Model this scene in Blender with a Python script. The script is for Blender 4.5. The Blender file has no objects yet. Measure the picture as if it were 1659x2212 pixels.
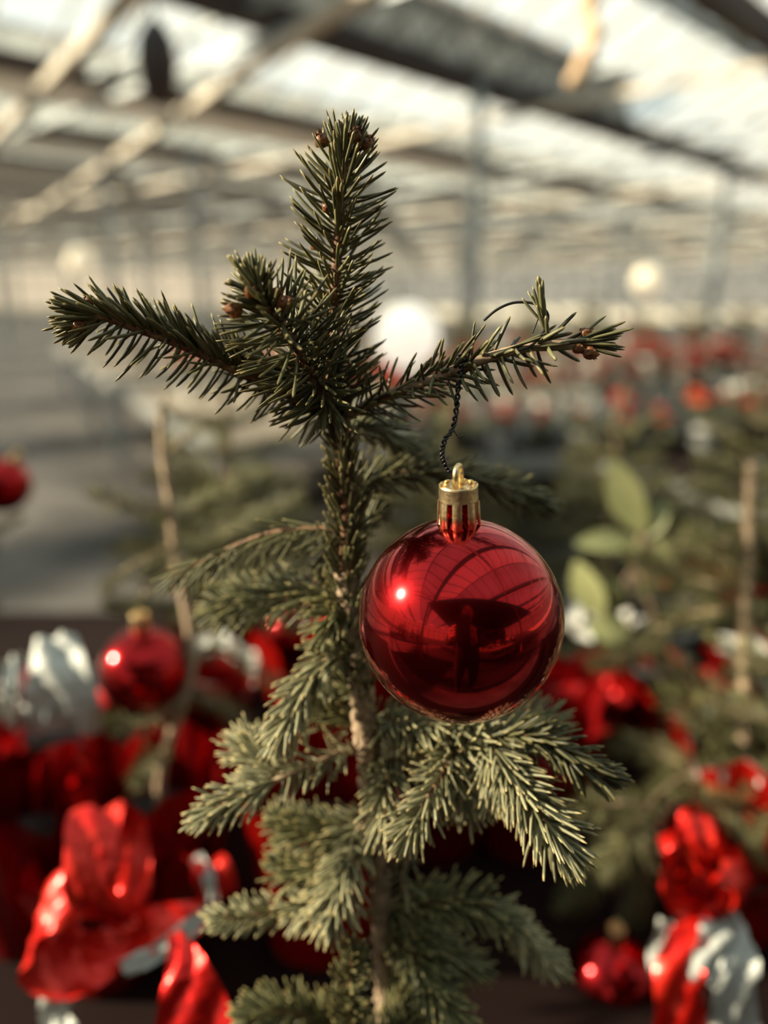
import bpy, math, random
import numpy as np
from mathutils import Vector, Matrix
random.seed(7)
PI = math.pi
sc = bpy.context.scene
COL = sc.collection

# ------------------------------------------------------------------ camera
F = 1650.0                        # focal length in pixels of the 1659 x 2212 frame
CAMZ, PITCH = 1.35, math.radians(15.4)
cam_d = bpy.data.cameras.new('camera')
cam = bpy.data.objects.new('camera', cam_d); COL.objects.link(cam)
cam.location = (0, 0, CAMZ); cam.rotation_euler = (PI/2-PITCH, 0, 0)
cam_d.sensor_fit = 'VERTICAL'; cam_d.sensor_height = 36.0; cam_d.sensor_width = 27.0
cam_d.lens = F/2212*36.0
cam_d.clip_start = 0.02; cam_d.clip_end = 300
cam_d.dof.use_dof = True
cam_d.dof.focus_distance = 0.297
cam_d.dof.aperture_fstop = cam_d.lens/10.2
cam_d.dof.aperture_blades = 0
sc.camera = cam
CF = Vector((0, math.cos(PITCH), -math.sin(PITCH)))     # forward
CU = Vector((0, math.sin(PITCH), math.cos(PITCH)))      # up
CR = Vector((1, 0, 0))
def P(px, py, d):
    """a real point at distance d in front of the lens, seen at (px, py)"""
    return Vector((0, 0, CAMZ)) + CR*((px-829.5)/F*d) - CU*((py-1106)/F*d) + CF*d

# ------------------------------------------------------------------ light
def sun_dir():
    # direction to the sun from its glint on the red bauble
    c = P(994, 1336, .30)
    ray = (P(866, 1283, 1.0)-Vector((0, 0, CAMZ))).normalized()
    o = Vector((0, 0, CAMZ))-c
    b = o.dot(ray); h = b*b-(o.dot(o)-.04**2)
    p = o+ray*(-b-math.sqrt(max(h, 0)))
    n = p.normalized()
    return (ray-2*ray.dot(n)*n).normalized()
SUN = sun_dir()
sd = bpy.data.lights.new('sun', 'SUN'); so = bpy.data.objects.new('sun', sd); COL.objects.link(so)
so.rotation_euler = SUN.to_track_quat('Z', 'Y').to_euler(); so.location = (-4, 0, 6)
sd.energy = 21; sd.angle = math.radians(2.0); sd.color = (1.0, .86, .66)

w = bpy.data.worlds.new('sky'); sc.world = w; w.use_nodes = True
nt = w.node_tree; nt.nodes.clear()
wo = nt.nodes.new('ShaderNodeOutputWorld'); bg = nt.nodes.new('ShaderNodeBackground')
tc = nt.nodes.new('ShaderNodeTexCoord'); sp = nt.nodes.new('ShaderNodeSeparateXYZ')
rp = nt.nodes.new('ShaderNodeValToRGB')
nt.links.new(tc.outputs['Generated'], sp.inputs[0]); nt.links.new(sp.outputs['Z'], rp.inputs[0])
e = rp.color_ramp.elements
e[0].position = 0.0; e[0].color = (.78, .72, .60, 1)
e[1].position = .55; e[1].color = (.60, .78, .84, 1)
m_ = rp.color_ramp.elements.new(.22); m_.color = (.80, .86, .84, 1)
nt.links.new(rp.outputs[0], bg.inputs[0]); bg.inputs[1].default_value = 1.45
nt.links.new(bg.outputs[0], wo.inputs[0])
sc.view_settings.view_transform = 'Standard'; sc.view_settings.look = 'None'
sc.view_settings.exposure = 0.0; sc.view_settings.gamma = 1.0; sc.view_settings.use_curve_mapping = False
sc.cycles.adaptive_threshold = .02; sc.cycles.max_bounces = 5; sc.cycles.diffuse_bounces = 2; sc.cycles.glossy_bounces = 3
sc.cycles.transparent_max_bounces = 8; sc.cycles.caustics_reflective = False; sc.cycles.caustics_refractive = False
sc.cycles.sample_clamp_indirect = 4.0

# ------------------------------------------------------------------ materials
def mat(name, col, rough=.6, metal=0.0, spec=.5, noise=None, bump=0, bscale=200, coat=0, trans=0, emit=None, sheen=0):
    m = bpy.data.materials.new(name); m.use_nodes = True
    n = m.node_tree; b = n.nodes['Principled BSDF']
    b.inputs['Base Color'].default_value = (*col, 1); b.inputs['Roughness'].default_value = rough
    b.inputs['Metallic'].default_value = metal; b.inputs['Specular IOR Level'].default_value = spec
    b.inputs['Coat Weight'].default_value = coat; b.inputs['Coat Roughness'].default_value = .14
    tcn = n.nodes.new('ShaderNodeTexCoord')
    if noise:                                    # (second colour, scale, detail)
        c2, s, lo, hi = noise
        t = n.nodes.new('ShaderNodeTexNoise'); t.inputs['Scale'].default_value = s; t.inputs['Detail'].default_value = 5
        n.links.new(tcn.outputs['Object'], t.inputs['Vector'])
        r = n.nodes.new('ShaderNodeValToRGB'); r.color_ramp.elements[0].position = lo; r.color_ramp.elements[1].position = hi
        r.color_ramp.elements[0].color = (*col, 1); r.color_ramp.elements[1].color = (*c2, 1)
        n.links.new(t.outputs['Fac'], r.inputs[0]); n.links.new(r.outputs[0], b.inputs['Base Color'])
    if bump:
        t = n.nodes.new('ShaderNodeTexNoise'); t.inputs['Scale'].default_value = bscale; t.inputs['Detail'].default_value = 4
        n.links.new(tcn.outputs['Object'], t.inputs['Vector'])
        bp = n.nodes.new('ShaderNodeBump'); bp.inputs['Strength'].default_value = bump; bp.inputs['Distance'].default_value = .1/bscale*2
        n.links.new(t.outputs['Fac'], bp.inputs['Height']); n.links.new(bp.outputs[0], b.inputs['Normal'])
    if emit:
        b.inputs['Emission Color'].default_value = (*emit[0], 1); b.inputs['Emission Strength'].default_value = emit[1]
    return m

def needle_mat(name, dark, light, base, rough=.42, transl=.12):
    """needles: each needle its own tone, tan at the foot, paler at the tip"""
    m = bpy.data.materials.new(name); m.use_nodes = True
    n = m.node_tree; b = n.nodes['Principled BSDF']
    a = n.nodes.new('ShaderNodeAttribute'); a.attribute_name = 'tone'
    s = n.nodes.new('ShaderNodeSeparateColor'); n.links.new(a.outputs['Color'], s.inputs[0])
    r1 = n.nodes.new('ShaderNodeValToRGB')
    r1.color_ramp.elements[0].color = (*dark, 1); r1.color_ramp.elements[1].color = (*light, 1)
    n.links.new(s.outputs['Red'], r1.inputs[0])
    r2 = n.nodes.new('ShaderNodeValToRGB'); r2.color_ramp.elements[0].position = .02; r2.color_ramp.elements[1].position = .10
    r2.color_ramp.elements[0].color = (1, 1, 1, 1); r2.color_ramp.elements[1].color = (0, 0, 0, 1)
    n.links.new(s.outputs['Green'], r2.inputs[0])
    mx = n.nodes.new('ShaderNodeMix'); mx.data_type = 'RGBA'
    n.links.new(r2.outputs[0], mx.inputs['Factor']); n.links.new(r1.outputs[0], mx.inputs['A']); mx.inputs['B'].default_value = (*base, 1)
    # yellowish tip
    r3 = n.nodes.new('ShaderNodeValToRGB'); r3.color_ramp.elements[0].position = .86; r3.color_ramp.elements[1].position = 1.0
    n.links.new(s.outputs['Green'], r3.inputs[0])
    mx2 = n.nodes.new('ShaderNodeMix'); mx2.data_type = 'RGBA'
    n.links.new(r3.outputs[0], mx2.inputs['Factor']); n.links.new(mx.outputs['Result'], mx2.inputs['A']); mx2.inputs['B'].default_value = (light[0]*1.7, light[1]*1.4, light[2]*1.1, 1)
    n.links.new(mx2.outputs['Result'], b.inputs['Base Color'])
    b.inputs['Roughness'].default_value = rough; b.inputs['Specular IOR Level'].default_value = .45
    if transl:
        t = n.nodes.new('ShaderNodeBsdfTranslucent'); n.links.new(mx2.outputs['Result'], t.inputs['Color'])
        ms = n.nodes.new('ShaderNodeMixShader'); ms.inputs[0].default_value = transl
        o = n.nodes['Material Output']
        n.links.new(b.outputs[0], ms.inputs[1]); n.links.new(t.outputs[0], ms.inputs[2]); n.links.new(ms.outputs[0], o.inputs[0])
    return m

M = {}
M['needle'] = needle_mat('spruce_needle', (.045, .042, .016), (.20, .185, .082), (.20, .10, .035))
M['needle_b'] = needle_mat('spruce_needle_lit', (.16, .15, .075), (.46, .43, .25), (.28, .17, .075))  # paler copy of the needle material, sunlight on lower shoots painted into the colour
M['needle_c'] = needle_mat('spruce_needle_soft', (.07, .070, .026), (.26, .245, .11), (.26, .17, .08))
M['bark'] = mat('young_bark', (.085, .028, .012), .7, noise=((.30, .15, .07), 350, .35, .7), bump=.8, bscale=600)
M['bark_pale'] = mat('pale_bark', (.27, .17, .10), .75, noise=((.50, .36, .24), 220, .3, .7), bump=.8, bscale=400)
M['ridge'] = mat('twig_ridge', (.32, .16, .075), .6, noise=((.50, .32, .18), 300, .3, .7))
M['bud'] = mat('bud_scales', (.085, .028, .01), .5, noise=((.30, .11, .03), 700, .35, .65), bump=.6, bscale=900)
M['bauble'] = mat('red_lacquer', (.36, .001, .003), .05, metal=1.0, coat=.45, bump=.03, bscale=900)
n_ = M['bauble'].node_tree; b1 = n_.nodes['Principled BSDF']; b2_ = n_.nodes.new('ShaderNodeBsdfAnisotropic'); b2_.inputs['Color'].default_value = (.60, .006, .010, 1); b2_.inputs['Roughness'].default_value = .30
ms_ = n_.nodes.new('ShaderNodeMixShader'); ms_.inputs[0].default_value = .14
n_.links.new(b1.outputs[0], ms_.inputs[1]); n_.links.new(b2_.outputs[0], ms_.inputs[2]); n_.links.new(ms_.outputs[0], n_.nodes['Material Output'].inputs[0])
M['gold'] = mat('gold_cap', (.96, .76, .44), .34, metal=1.0, bump=.6, bscale=900, noise=((.66, .42, .18), 520, .4, .75))
M['neck'] = mat('red_neck', (.45, .004, .008), .12, metal=1.0, coat=.4)
M['wire'] = mat('dark_wire', (.012, .009, .008), .35, spec=.6)
M['foil_red'] = mat('red_foil', (.72, .010, .006), .30, metal=.75, coat=.3)
M['foil_dark'] = mat('deep_red_foil', (.30, .003, .004), .34, metal=.75, coat=.3)  # darker copy of the red foil, shade painted into the colour
M['foil_silver'] = mat('silver_foil', (.56, .56, .52), .62, metal=.15)
M['ribbon'] = mat('red_ribbon', (.78, .012, .006), .34, metal=.45, coat=.15, noise=((.88, .035, .014), 60, .45, .7))
M['black_bench'] = mat('black_mesh_bench', (.010, .003, .002), .9, spec=.15)
M['floor'] = mat('concrete', (.060, .050, .045), .85, noise=((.15, .13, .115), 2.2, .35, .7), bump=.3, bscale=30)
M['kerb'] = mat('bench_grey', (.22, .22, .205), .6)
M['sand'] = mat('bench_felt', (.20, .155, .115), .9, noise=((.34, .28, .21), 3.0, .35, .7))
M['steel'] = mat('galvanised', (.24, .27, .28), .5, metal=.2, noise=((.33, .35, .35), 4, .3, .7))
M['pale_steel'] = mat('painted_rafter', (.62, .54, .43), .6, noise=((.52, .45, .36), 3, .3, .7))
M['gutter'] = mat('brown_gutter', (.035, .020, .015), .7)
M['screen'] = mat('beige_screen', (.78, .66, .55), .9, noise=((.66, .56, .47), 6, .3, .7))
M['bar'] = mat('glazing_bar', (.22, .21, .19), .6)
M['cream'] = mat('whitewash', (.80, .72, .58), .9, noise=((.62, .57, .48), .7, .35, .65))
M['red_petal'] = mat('red_petal', (.66, .010, .004), .85, spec=.1, noise=((.80, .035, .012), 30, .3, .7))
M['white_petal'] = mat('white_petal', (.82, .77, .68), .6)
M['orange_petal'] = mat('orange_petal', (.78, .13, .025), .85, spec=.1)
M['leaf'] = mat('green_leaf', (.20, .21, .085), .5, noise=((.36, .35, .16), 20, .3, .7))
M['leaf_dark'] = mat('dark_leaf', (.040, .038, .014), .5, noise=((.14, .13, .05), 20, .3, .7))
M['white_pot'] = mat('white_pot', (.80, .78, .72), .45)
M['black_pot'] = mat('black_pot', (.02, .016, .014), .5)
M['soil'] = mat('soil', (.035, .02, .012), .95)
M['globe'] = mat('lit_globe', (.9, .85, .75), .5, emit=((1.0, .90, .74), .85))
M['globe_far'] = mat('lit_globe_warm', (.9, .8, .6), .5, emit=((1.0, .82, .58), .42))
M['rope'] = mat('tan_rope', (.95, .68, .44), .9, noise=((.80, .52, .31), 60, .3, .7), bump=.5, bscale=120)
M['dark_metal'] = mat('dark_fixture', (.030, .016, .014), .5)
M['shelf_back'] = mat('shelf_back', (.035, .012, .010), .8); M['shelf_wood'] = mat('shelf_wood', (.30, .17, .09), .6)
M['mat'] = mat('rubber_mat', (.018, .013, .012), .8)
M['coat'] = mat('dark_coat', (.012, .010, .012), .9)
M['skin'] = mat('skin', (.55, .32, .22), .55)
M['hair'] = mat('dark_hair', (.02, .012, .008), .6)
M['phone'] = mat('phone_black', (.01, .01, .01), .2)

def glass():
    m = bpy.data.materials.new('dusty_glass'); m.use_nodes = True; n = m.node_tree; n.nodes.clear()
    o = n.nodes.new('ShaderNodeOutputMaterial'); t = n.nodes.new('ShaderNodeBsdfTransparent'); t.inputs[0].default_value = (.93, .95, .93, 1)
    d = n.nodes.new('ShaderNodeBsdfTranslucent'); d.inputs[0].default_value = (.42, .39, .34, 1)
    g = n.nodes.new('ShaderNodeBsdfGlossy'); g.inputs['Roughness'].default_value = .1; g.inputs[0].default_value = (.8, .85, .9, 1)
    tcn = n.nodes.new('ShaderNodeTexCoord'); nz = n.nodes.new('ShaderNodeTexNoise'); nz.inputs['Scale'].default_value = .9; nz.inputs['Detail'].default_value = 6
    n.links.new(tcn.outputs['Object'], nz.inputs['Vector'])
    r = n.nodes.new('ShaderNodeValToRGB'); r.color_ramp.elements[0].position = .38; r.color_ramp.elements[1].position = .72
    r.color_ramp.elements[0].color = (.06, .06, .06, 1); r.color_ramp.elements[1].color = (.30, .30, .30, 1)
    n.links.new(nz.outputs['Fac'], r.inputs[0])
    m1 = n.nodes.new('ShaderNodeMixShader'); m2 = n.nodes.new('ShaderNodeMixShader'); m2.inputs[0].default_value = .06
    n.links.new(r.outputs[0], m1.inputs[0]); n.links.new(t.outputs[0], m1.inputs[1]); n.links.new(d.outputs[0], m1.inputs[2])
    n.links.new(m1.outputs[0], m2.inputs[1]); n.links.new(g.outputs[0], m2.inputs[2]); n.links.new(m2.outputs[0], o.inputs[0])
    return m
M['glass'] = glass()

# ------------------------------------------------------------------ helpers
def tag(o, label=None, cat=None, group=None, kind=None):
    if label: o['label'] = label
    if cat: o['category'] = cat
    if group: o['group'] = group
    if kind: o['kind'] = kind
    return o
def empty(name, loc=(0, 0, 0), rz=0, label=None, cat=None, group=None, kind=None):
    o = bpy.data.objects.new(name, None); COL.objects.link(o); o.location = loc; o.rotation_euler = (0, 0, rz)
    o.empty_display_size = .05
    return tag(o, label, cat, group, kind)
class MB:
    def __init__(s): s.v = []; s.f = []; s.mi = []; s.tone = None; s.smooth = []
    def add(s, v, f, mi=0, smooth=True):
        k = len(s.v); s.v += [tuple(p) for p in v]; s.f += [tuple(i+k for i in q) for q in f]
        s.mi += [mi]*len(f); s.smooth += [smooth]*len(f); return s
    def box(s, c, sx, sy, sz, R=None, mi=0):
        vs = []
        for a in (-1, 1):
            for b in (-1, 1):
                for d in (-1, 1):
                    p = Vector((a*sx/2, b*sy/2, d*sz/2))
                    vs.append((R @ p if R else p)+Vector(c))
        return s.add(vs, [(0, 1, 3, 2), (4, 6, 7, 5), (0, 4, 5, 1), (2, 3, 7, 6), (0, 2, 6, 4), (1, 5, 7, 3)], mi, False)
    def beam(s, a, b, wd, ht, mi=0):
        a, b = Vector(a), Vector(b); d = b-a; L = d.length; d.normalize()
        x = d.cross(Vector((0, 0, 1)))
        if x.length < 1e-4: x = Vector((1, 0, 0))
        x.normalize(); z = x.cross(d)
        R = Matrix((x, d, z)).transposed()
        return s.box((a+b)/2, wd, L, ht, R, mi)
    def tube(s, pts, rad, n=8, mi=0, cap=True):
        pts = [Vector(p) for p in pts]; K = len(pts)
        if not hasattr(rad, '__len__'): rad = [rad]*K
        T0 = (pts[1]-pts[0]).normalized(); a = Vector((0, 0, 1)) if abs(T0.z) < .9 else Vector((1, 0, 0))
        N = T0.cross(a).normalized(); vs = []
        for i, p in enumerate(pts):
            T = (pts[min(i+1, K-1)]-pts[max(i-1, 0)]).normalized()
            N = (N-T*N.dot(T)).normalized(); B = T.cross(N)
            for k in range(n):
                t = 2*PI*k/n; vs.append(p+(N*math.cos(t)+B*math.sin(t))*rad[i])
        fs = [(i*n+k, i*n+(k+1) % n, (i+1)*n+(k+1) % n, (i+1)*n+k) for i in range(K-1) for k in range(n)]
        if cap: fs += [tuple(range(n-1, -1, -1)), tuple((K-1)*n+k for k in range(n))]
        return s.add(vs, fs, mi)
    def lathe(s, prof, n=24, c=(0, 0, 0), mi=0, closed=False):
        vs = []; c = Vector(c)
        for r, z in prof:
            for k in range(n):
                t = 2*PI*k/n; vs.append(c+Vector((r*math.cos(t), r*math.sin(t), z)))
        K = len(prof)
        fs = [(i*n+k, i*n+(k+1) % n, (i+1)*n+(k+1) % n, (i+1)*n+k) for i in range(K-1) for k in range(n)]
        return s.add(vs, fs, mi)
    def sphere(s, c, r, n=16, m=10, sc=(1, 1, 1), mi=0):
        prof = [(r*max(math.sin(PI*i/m), 1e-5), -r*math.cos(PI*i/m)) for i in range(m+1)]
        k = len(s.v); s.lathe(prof, n, (0, 0, 0), mi)
        for i in range(k, len(s.v)):
            v = s.v[i]; s.v[i] = (v[0]*sc[0]+c[0], v[1]*sc[1]+c[1], v[2]*sc[2]+c[2])
        return s
    def mesh(s, name, mats):
        me = bpy.data.meshes.new(name); me.from_pydata(s.v, [], s.f)
        for m in (mats if isinstance(mats, (list, tuple)) else [mats]): me.materials.append(m)
        me.polygons.foreach_set('material_index', s.mi); me.polygons.foreach_set('use_smooth', s.smooth); me.update()
        return me
    def build(s, name, mats, parent=None):
        o = bpy.data.objects.new(name, s.mesh(name, mats)); COL.objects.link(o)
        if parent: o.parent = parent
        return o
def put(name, me, parent=None, loc=(0, 0, 0), rot=(0, 0, 0), scale=(1, 1, 1)):
    o = bpy.data.objects.new(name, me); COL.objects.link(o); o.parent = parent; o.location = loc; o.rotation_euler = rot; o.scale = scale
    return o
def kids(o): return [c for c in bpy.data.objects if c.parent == o]
def copy_tree(o, parent=None, _map=None):
    if _map is None:
        _map = {}
        for c in bpy.data.objects:
            if c.parent: _map.setdefault(c.parent.name, []).append(c)
    c = o.copy(); COL.objects.link(c); c.parent = parent
    for ch in _map.get(o.name, []): copy_tree(ch, c, _map)
    return c

def smooth_path(pts, n=10):
    pts = [np.array(p, float) for p in pts]
    if len(pts) < 3: 
        return np.array([pts[0]+(pts[1]-pts[0])*i/n for i in range(n+1)])
    q = [2*pts[0]-pts[1]]+pts+[2*pts[-1]-pts[-2]]; out = []
    for i in range(1, len(q)-2):
        p0, p1, p2, p3 = q[i-1:i+3]
        for k in range(n):
            t = k/n
            out.append(.5*((2*p1)+(-p0+p2)*t+(2*p0-5*p1+4*p2-p3)*t*t+(-p0+3*p1-3*p2+p3)*t**3))
    out.append(pts[-1]); return np.array(out)

FINE = ((0, .45), (.10, .85), (.35, 1.0), (.70, .98), (.92, .78), (1.0, .25))
FINE_SIDES = 4
SOFT = ((0, .6), (.5, 1.0), (1.0, .15))
def needles(path, dens, L, ang=55, spread=10, curve=.25, wid=.0011, thick=.75, t0=0.0, t1=1.0, rstem=.0015,
            bias=None, bs=0.0, up=None, gap=0.0, tuft=0, taper=.75, prof=FINE, sides=4, rng=None, along=None):
    """needle geometry around a path; returns verts, faces, tone (two numbers per vertex)"""
    path = np.asarray(path); seg = np.linalg.norm(np.diff(path, axis=0), axis=1); cum = np.concatenate([[0], np.cumsum(seg)]); tot = cum[-1]
    N = max(1, int(dens*tot*(t1-t0)))
    t = t0+(t1-t0)*(np.arange(N)+rng.uniform(-.4, .4, N)+.5)/N
    s = np.clip(t, 0, 1)*tot
    pos = np.stack([np.interp(s, cum, path[:, k]) for k in range(3)], 1)
    e = tot*.02+1e-6
    pa = np.stack([np.interp(np.clip(s-e, 0, tot), cum, path[:, k]) for k in range(3)], 1)
    pb = np.stack([np.interp(np.clip(s+e, 0, tot), cum, path[:, k]) for k in range(3)], 1)
    T = pb-pa; T /= np.linalg.norm(T, axis=1)[:, None]+1e-12
    upv = np.array(up if up is not None else (0, 0, 1.0))
    A = np.cross(T, upv); bad = np.linalg.norm(A, axis=1) < .15
    A[bad] = np.cross(T[bad], np.array((1.0, 0, 0))); A /= np.linalg.norm(A, axis=1)[:, None]
    B = np.cross(A, T)                                   # B ~ up, A ~ sideways
    phi = (np.arange(N)*2.39996+rng.uniform(-.35, .35, N)) % (2*PI)
    if gap > 0:                                          # underside left open: azimuths squeezed towards the upper side
        phi = PI/2+((phi-PI/2+PI) % (2*PI)-PI)*(1-gap)
    al = np.radians(ang+rng.normal(0, spread, N))
    al = al*(1-.55*np.clip((t-.86)/.14, 0, 1))
    Ln = L*(1+rng.normal(0, .10, N))*(1-(1-taper)*np.clip((t-.8)/.2, 0, 1))*(1-.25*np.clip((.08-t)/.08, 0, 1))
    R = A*np.cos(phi)[:, None]+B*np.sin(phi)[:, None]
    if tuft:
        k = tuft; pos = np.concatenate([pos, np.repeat(path[-1:], k, 0)-T[-1:]*rng.uniform(0, .004, (k, 1))]); T = np.concatenate([T, np.repeat(T[-1:], k, 0)])
        ph = rng.uniform(0, 2*PI, k); R = np.concatenate([R, np.repeat(A[-1:], k, 0)*np.cos(ph)[:, None]+np.repeat(B[-1:], k, 0)*np.sin(ph)[:, None]])
        al = np.concatenate([al, np.radians(rng.uniform(4, 30, k))]); Ln = np.concatenate([Ln, L*taper*rng.uniform(.8, 1.15, k)]); N += k
    D = T*np.cos(al)[:, None]+R*np.sin(al)[:, None]
    if bias is not None:
        D = D+np.asarray(bias)[None]*bs; D /= np.linalg.norm(D, axis=1)[:, None]
    D += rng.normal(0, .06, (N, 3)); D /= np.linalg.norm(D, axis=1)[:, None]
    W = np.cross(D, T+rng.normal(0, .25, (N, 3))); W /= np.linalg.norm(W, axis=1)[:, None]+1e-9
    H = np.cross(W, D)
    base = pos+R*rstem*.7
    ca = curve*(.6+.8*rng.random(N)); nr = len(prof)
    V = np.zeros((N, nr, sides, 3)); tone = np.zeros((N, nr, sides, 2)); rd = rng.random(N)
    wv = wid*(1+rng.normal(0, .1, N))/2
    for i, (ss, ww) in enumerate(prof):
        c = base+D*(Ln*ss)[:, None]+T*(Ln*ca*ss*ss*.6)[:, None]
        for k in range(sides):
            a = 2*PI*k/sides
            V[:, i, k] = c+W*(wv*ww*math.cos(a))[:, None]+H*(wv*ww*thick*math.sin(a))[:, None]
        tone[:, i, :, 0] = rd[:, None]; tone[:, i, :, 1] = ss
    idx = []
    for i in range(nr-1):
        for k in range(sides): idx.append((i*sides+k, i*sides+(k+1) % sides, (i+1)*sides+(k+1) % sides, (i+1)*sides+k))
    if sides == 4: idx.append(tuple((nr-1)*4+k for k in range(4)))
    idx = np.array(idx); Fc = idx[None]+(np.arange(N)*nr*sides)[:, None, None]
    return V.reshape(-1, 3), Fc.reshape(-1, 4), tone.reshape(-1, 2), (base, T, R)
def np_mesh(name, V, Fc, tone, mt, smooth=True):
    me = bpy.data.meshes.new(name); me.vertices.add(len(V)); me.vertices.foreach_set('co', V.astype(np.float32).ravel())
    me.loops.add(len(Fc)*4); me.loops.foreach_set('vertex_index', Fc.astype(np.int32).ravel())
    me.polygons.add(len(Fc)); me.polygons.foreach_set('loop_start', np.arange(0, len(Fc)*4, 4, dtype=np.int32))
    me.polygons.foreach_set('loop_total', np.full(len(Fc), 4, np.int32)); me.polygons.foreach_set('use_smooth', np.full(len(Fc), smooth))
    me.update(calc_edges=True)
    a = me.attributes.new('tone', 'FLOAT_COLOR', 'POINT')
    c = np.ones((len(V), 4), np.float32); c[:, :2] = tone; c[:, 2] = 0; a.data.foreach_set('color', c.ravel())
    me.materials.append(mt); return me

def shoot(parent, pts, rad, dens=1500, L=.017, mt='needle', stem='bark', ridges=True, fine=True, seed=0, name='branch', world=True, **kw):
    """a branch: stem mesh, with its needles as a sub-part"""
    rng = np.random.default_rng(seed+11)
    path = smooth_path(pts, 8)
    off = np.array(parent.location) if world else np.zeros(3)
    path = path-off
    K = len(path); rr = [rad[0]+(rad[1]-rad[0])*i/(K-1) for i in range(K)]
    mb = MB(); mb.tube(path, rr, 8 if fine else 6)
    o = None
    prof = FINE if fine else SOFT; sides = 4 if fine else 3
    groups = kw.pop('sets', [{}])
    Vs, Fs, Ts, n0 = [], [], [], 0
    for g in groups:
        a = dict(kw); a.update(g); d = a.pop('dens', dens); l = a.pop('L', L)
        V, Fc, tn, (bs_, T_, R_) = needles(path, d, l, prof=prof, sides=sides, rstem=(rad[0]+rad[1])/2, rng=rng, wid=a.pop('wid', .00165 if fine else .0021), **a)
        Vs.append(V); Fs.append(Fc+n0); Ts.append(tn); n0 += len(V)
        if ridges:
            k = min(len(bs_), 900)
            for i in range(0, k):
                p = Vector(bs_[i]); T = Vector(T_[i]); R = Vector(R_[i]); Sd = T.cross(R)
                q = .0011; h = .00045
                b0 = p-R*.0002
                mb.add([b0-T*.0032, b0-T*.0008+Sd*h, b0+R*h*1.6, b0-T*.0008-Sd*h, b0-T*.0016+R*h*1.1], [(0, 1, 4), (1, 2, 4), (2, 3, 4), (3, 0, 4)], 1)
    o = mb.build(name, [M[stem], M['ridge']], parent)
    if Vs:
        me = np_mesh('needles', np.concatenate(Vs), np.concatenate(Fs), np.concatenate(Ts), M[mt])
        nd = put('needles', me, o); nd['kind'] = 'stuff'
    return o
def bud(parent, p, d, size=.0035, sd=0):
    """a scaly brown bud"""
    rng = random.Random(sd); mb = MB(); d = Vector(d).normalized(); x = d.orthogonal().normalized(); y = d.cross(x)
    off = Vector(parent.matrix_world.translation) if parent.parent is None else Vector(parent.parent.location)
    p = Vector(p)-off
    R = Matrix((x, y, d)).transposed()
    prof = [(.25, -.1), (.6, .15), (.72, .5), (.6, .9), (.35, 1.25), (.05, 1.5)]
    k = len(mb.v); mb.lathe([(r*size, z*size) for r, z in prof], 10)
    for j in range(16):                                   # overlapping scales
        a = j*2.4; zz = .1+1.1*j/16; rr = .75*size*(1-.45*zz)
        c = Vector((math.cos(a)*rr, math.sin(a)*rr, zz*size)); t = Vector((-math.sin(a), math.cos(a), 0)); rad_ = Vector((math.cos(a), math.sin(a), 0)); h = size*.30
        mb.add([c-t*h, c+t*h, c+rad_*h*.5+Vector((0, 0, h*1.5)), c-rad_*h*.3+Vector((0, 0, h*.2))], [(0, 1, 2), (1, 3, 2), (3, 0, 2)], 0, False)
    mb.v = [tuple(R @ Vector(v)+p) for v in mb.v]
    return mb.build('bud', M['bud'], parent)

# ------------------------------------------------------------------ the greenhouse
GA = math.radians(44)
G = Vector((math.sin(GA), math.cos(GA), 0)); Wd = Vector((-math.cos(GA), math.sin(GA), 0))
def GW(u, w_, z): return G*u+Wd*w_+Vector((0, 0, z))
HG, HR = 4.05, 4.85                 # gutter and ridge heights
U0, U1, W0, BW, NB = -14.3, 56.0, -13.2, 3.3, 22
W_END = W0+BW*NB
fl = MB().add([GW(U0, W0, 0), GW(U1, W0, 0), GW(U1, W_END, 0), GW(U0, W_END, 0)], [(0, 1, 2, 3)], 0, False).build('floor', M['floor']); tag(fl, kind='structure')
ceil = empty('ceiling', kind='structure')
pane_me = MB().box((0, 0, 0), .70, math.hypot(BW/2, HR-HG)-.04, .008).mesh('pane', M['glass'])
slopes = []
for b in range(NB):
    for side in (0, 1):
        wa = W0+BW*b+(0 if side == 0 else BW/2)
        slopes.append((wa, side))
cands = []
cp = Vector((0, 0, CAMZ))
for wa, side in slopes:
    tilt = math.atan2(HR-HG, BW/2)*(1 if side == 0 else -1)
    for i in range(int((U1-U0)/.75)):
        u = U0+.375+.75*i
        c = GW(u, wa+BW/4, (HG+HR)/2)
        v = c-cp; d = v.dot(CF)
        if d > .5:
            x = v.dot(CR)/d*F+829.5; y = 1106-v.dot(CU)/d*F
        else: x = y = 1e6
        vis = (-60 < x < 1720) and (-80 < y < 800) and side == 1
        cands.append((0 if vis else 1, v.length, c, tilt))
cands.sort(key=lambda q: (q[0], q[1]))
rz = math.atan2(G.y, G.x)
for vis, dist, c, tilt in cands[:290]:
    put('pane', pane_me, ceil, c, (tilt, 0, rz))
mb = MB()
for vis, dist, c, tilt in cands[290:]:
    R = Matrix.Rotation(rz, 3, 'Z') @ Matrix.Rotation(tilt, 3, 'X')
    mb.box(c, .70, math.hypot(BW/2, HR-HG)-.04, .008, R)
o = mb.build('pane_field', M['glass'], ceil); o['kind'] = 'stuff'
mb = MB()
for wa, side in slopes:                                  # glazing bars
    for i in range(int((U1-U0)/.75)+1):
        u = U0+.75*i
        za, zb = (HG, HR) if side == 0 else (HR, HG)
        mb.beam(GW(u, wa, za-.02), GW(u, wa+BW/2, zb-.02), .040, .045)
o = mb.build('glazing_bars', M['bar'], ceil); o['kind'] = 'stuff'
for b in range(NB):                                      # ridge caps and gutters
    wm = W0+BW*(b+.5)
    MB().beam(GW(U0, wm, HR+.02), GW(U1, wm, HR+.02), .08, .10).build('ridge', M['bar'], ceil)
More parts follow.
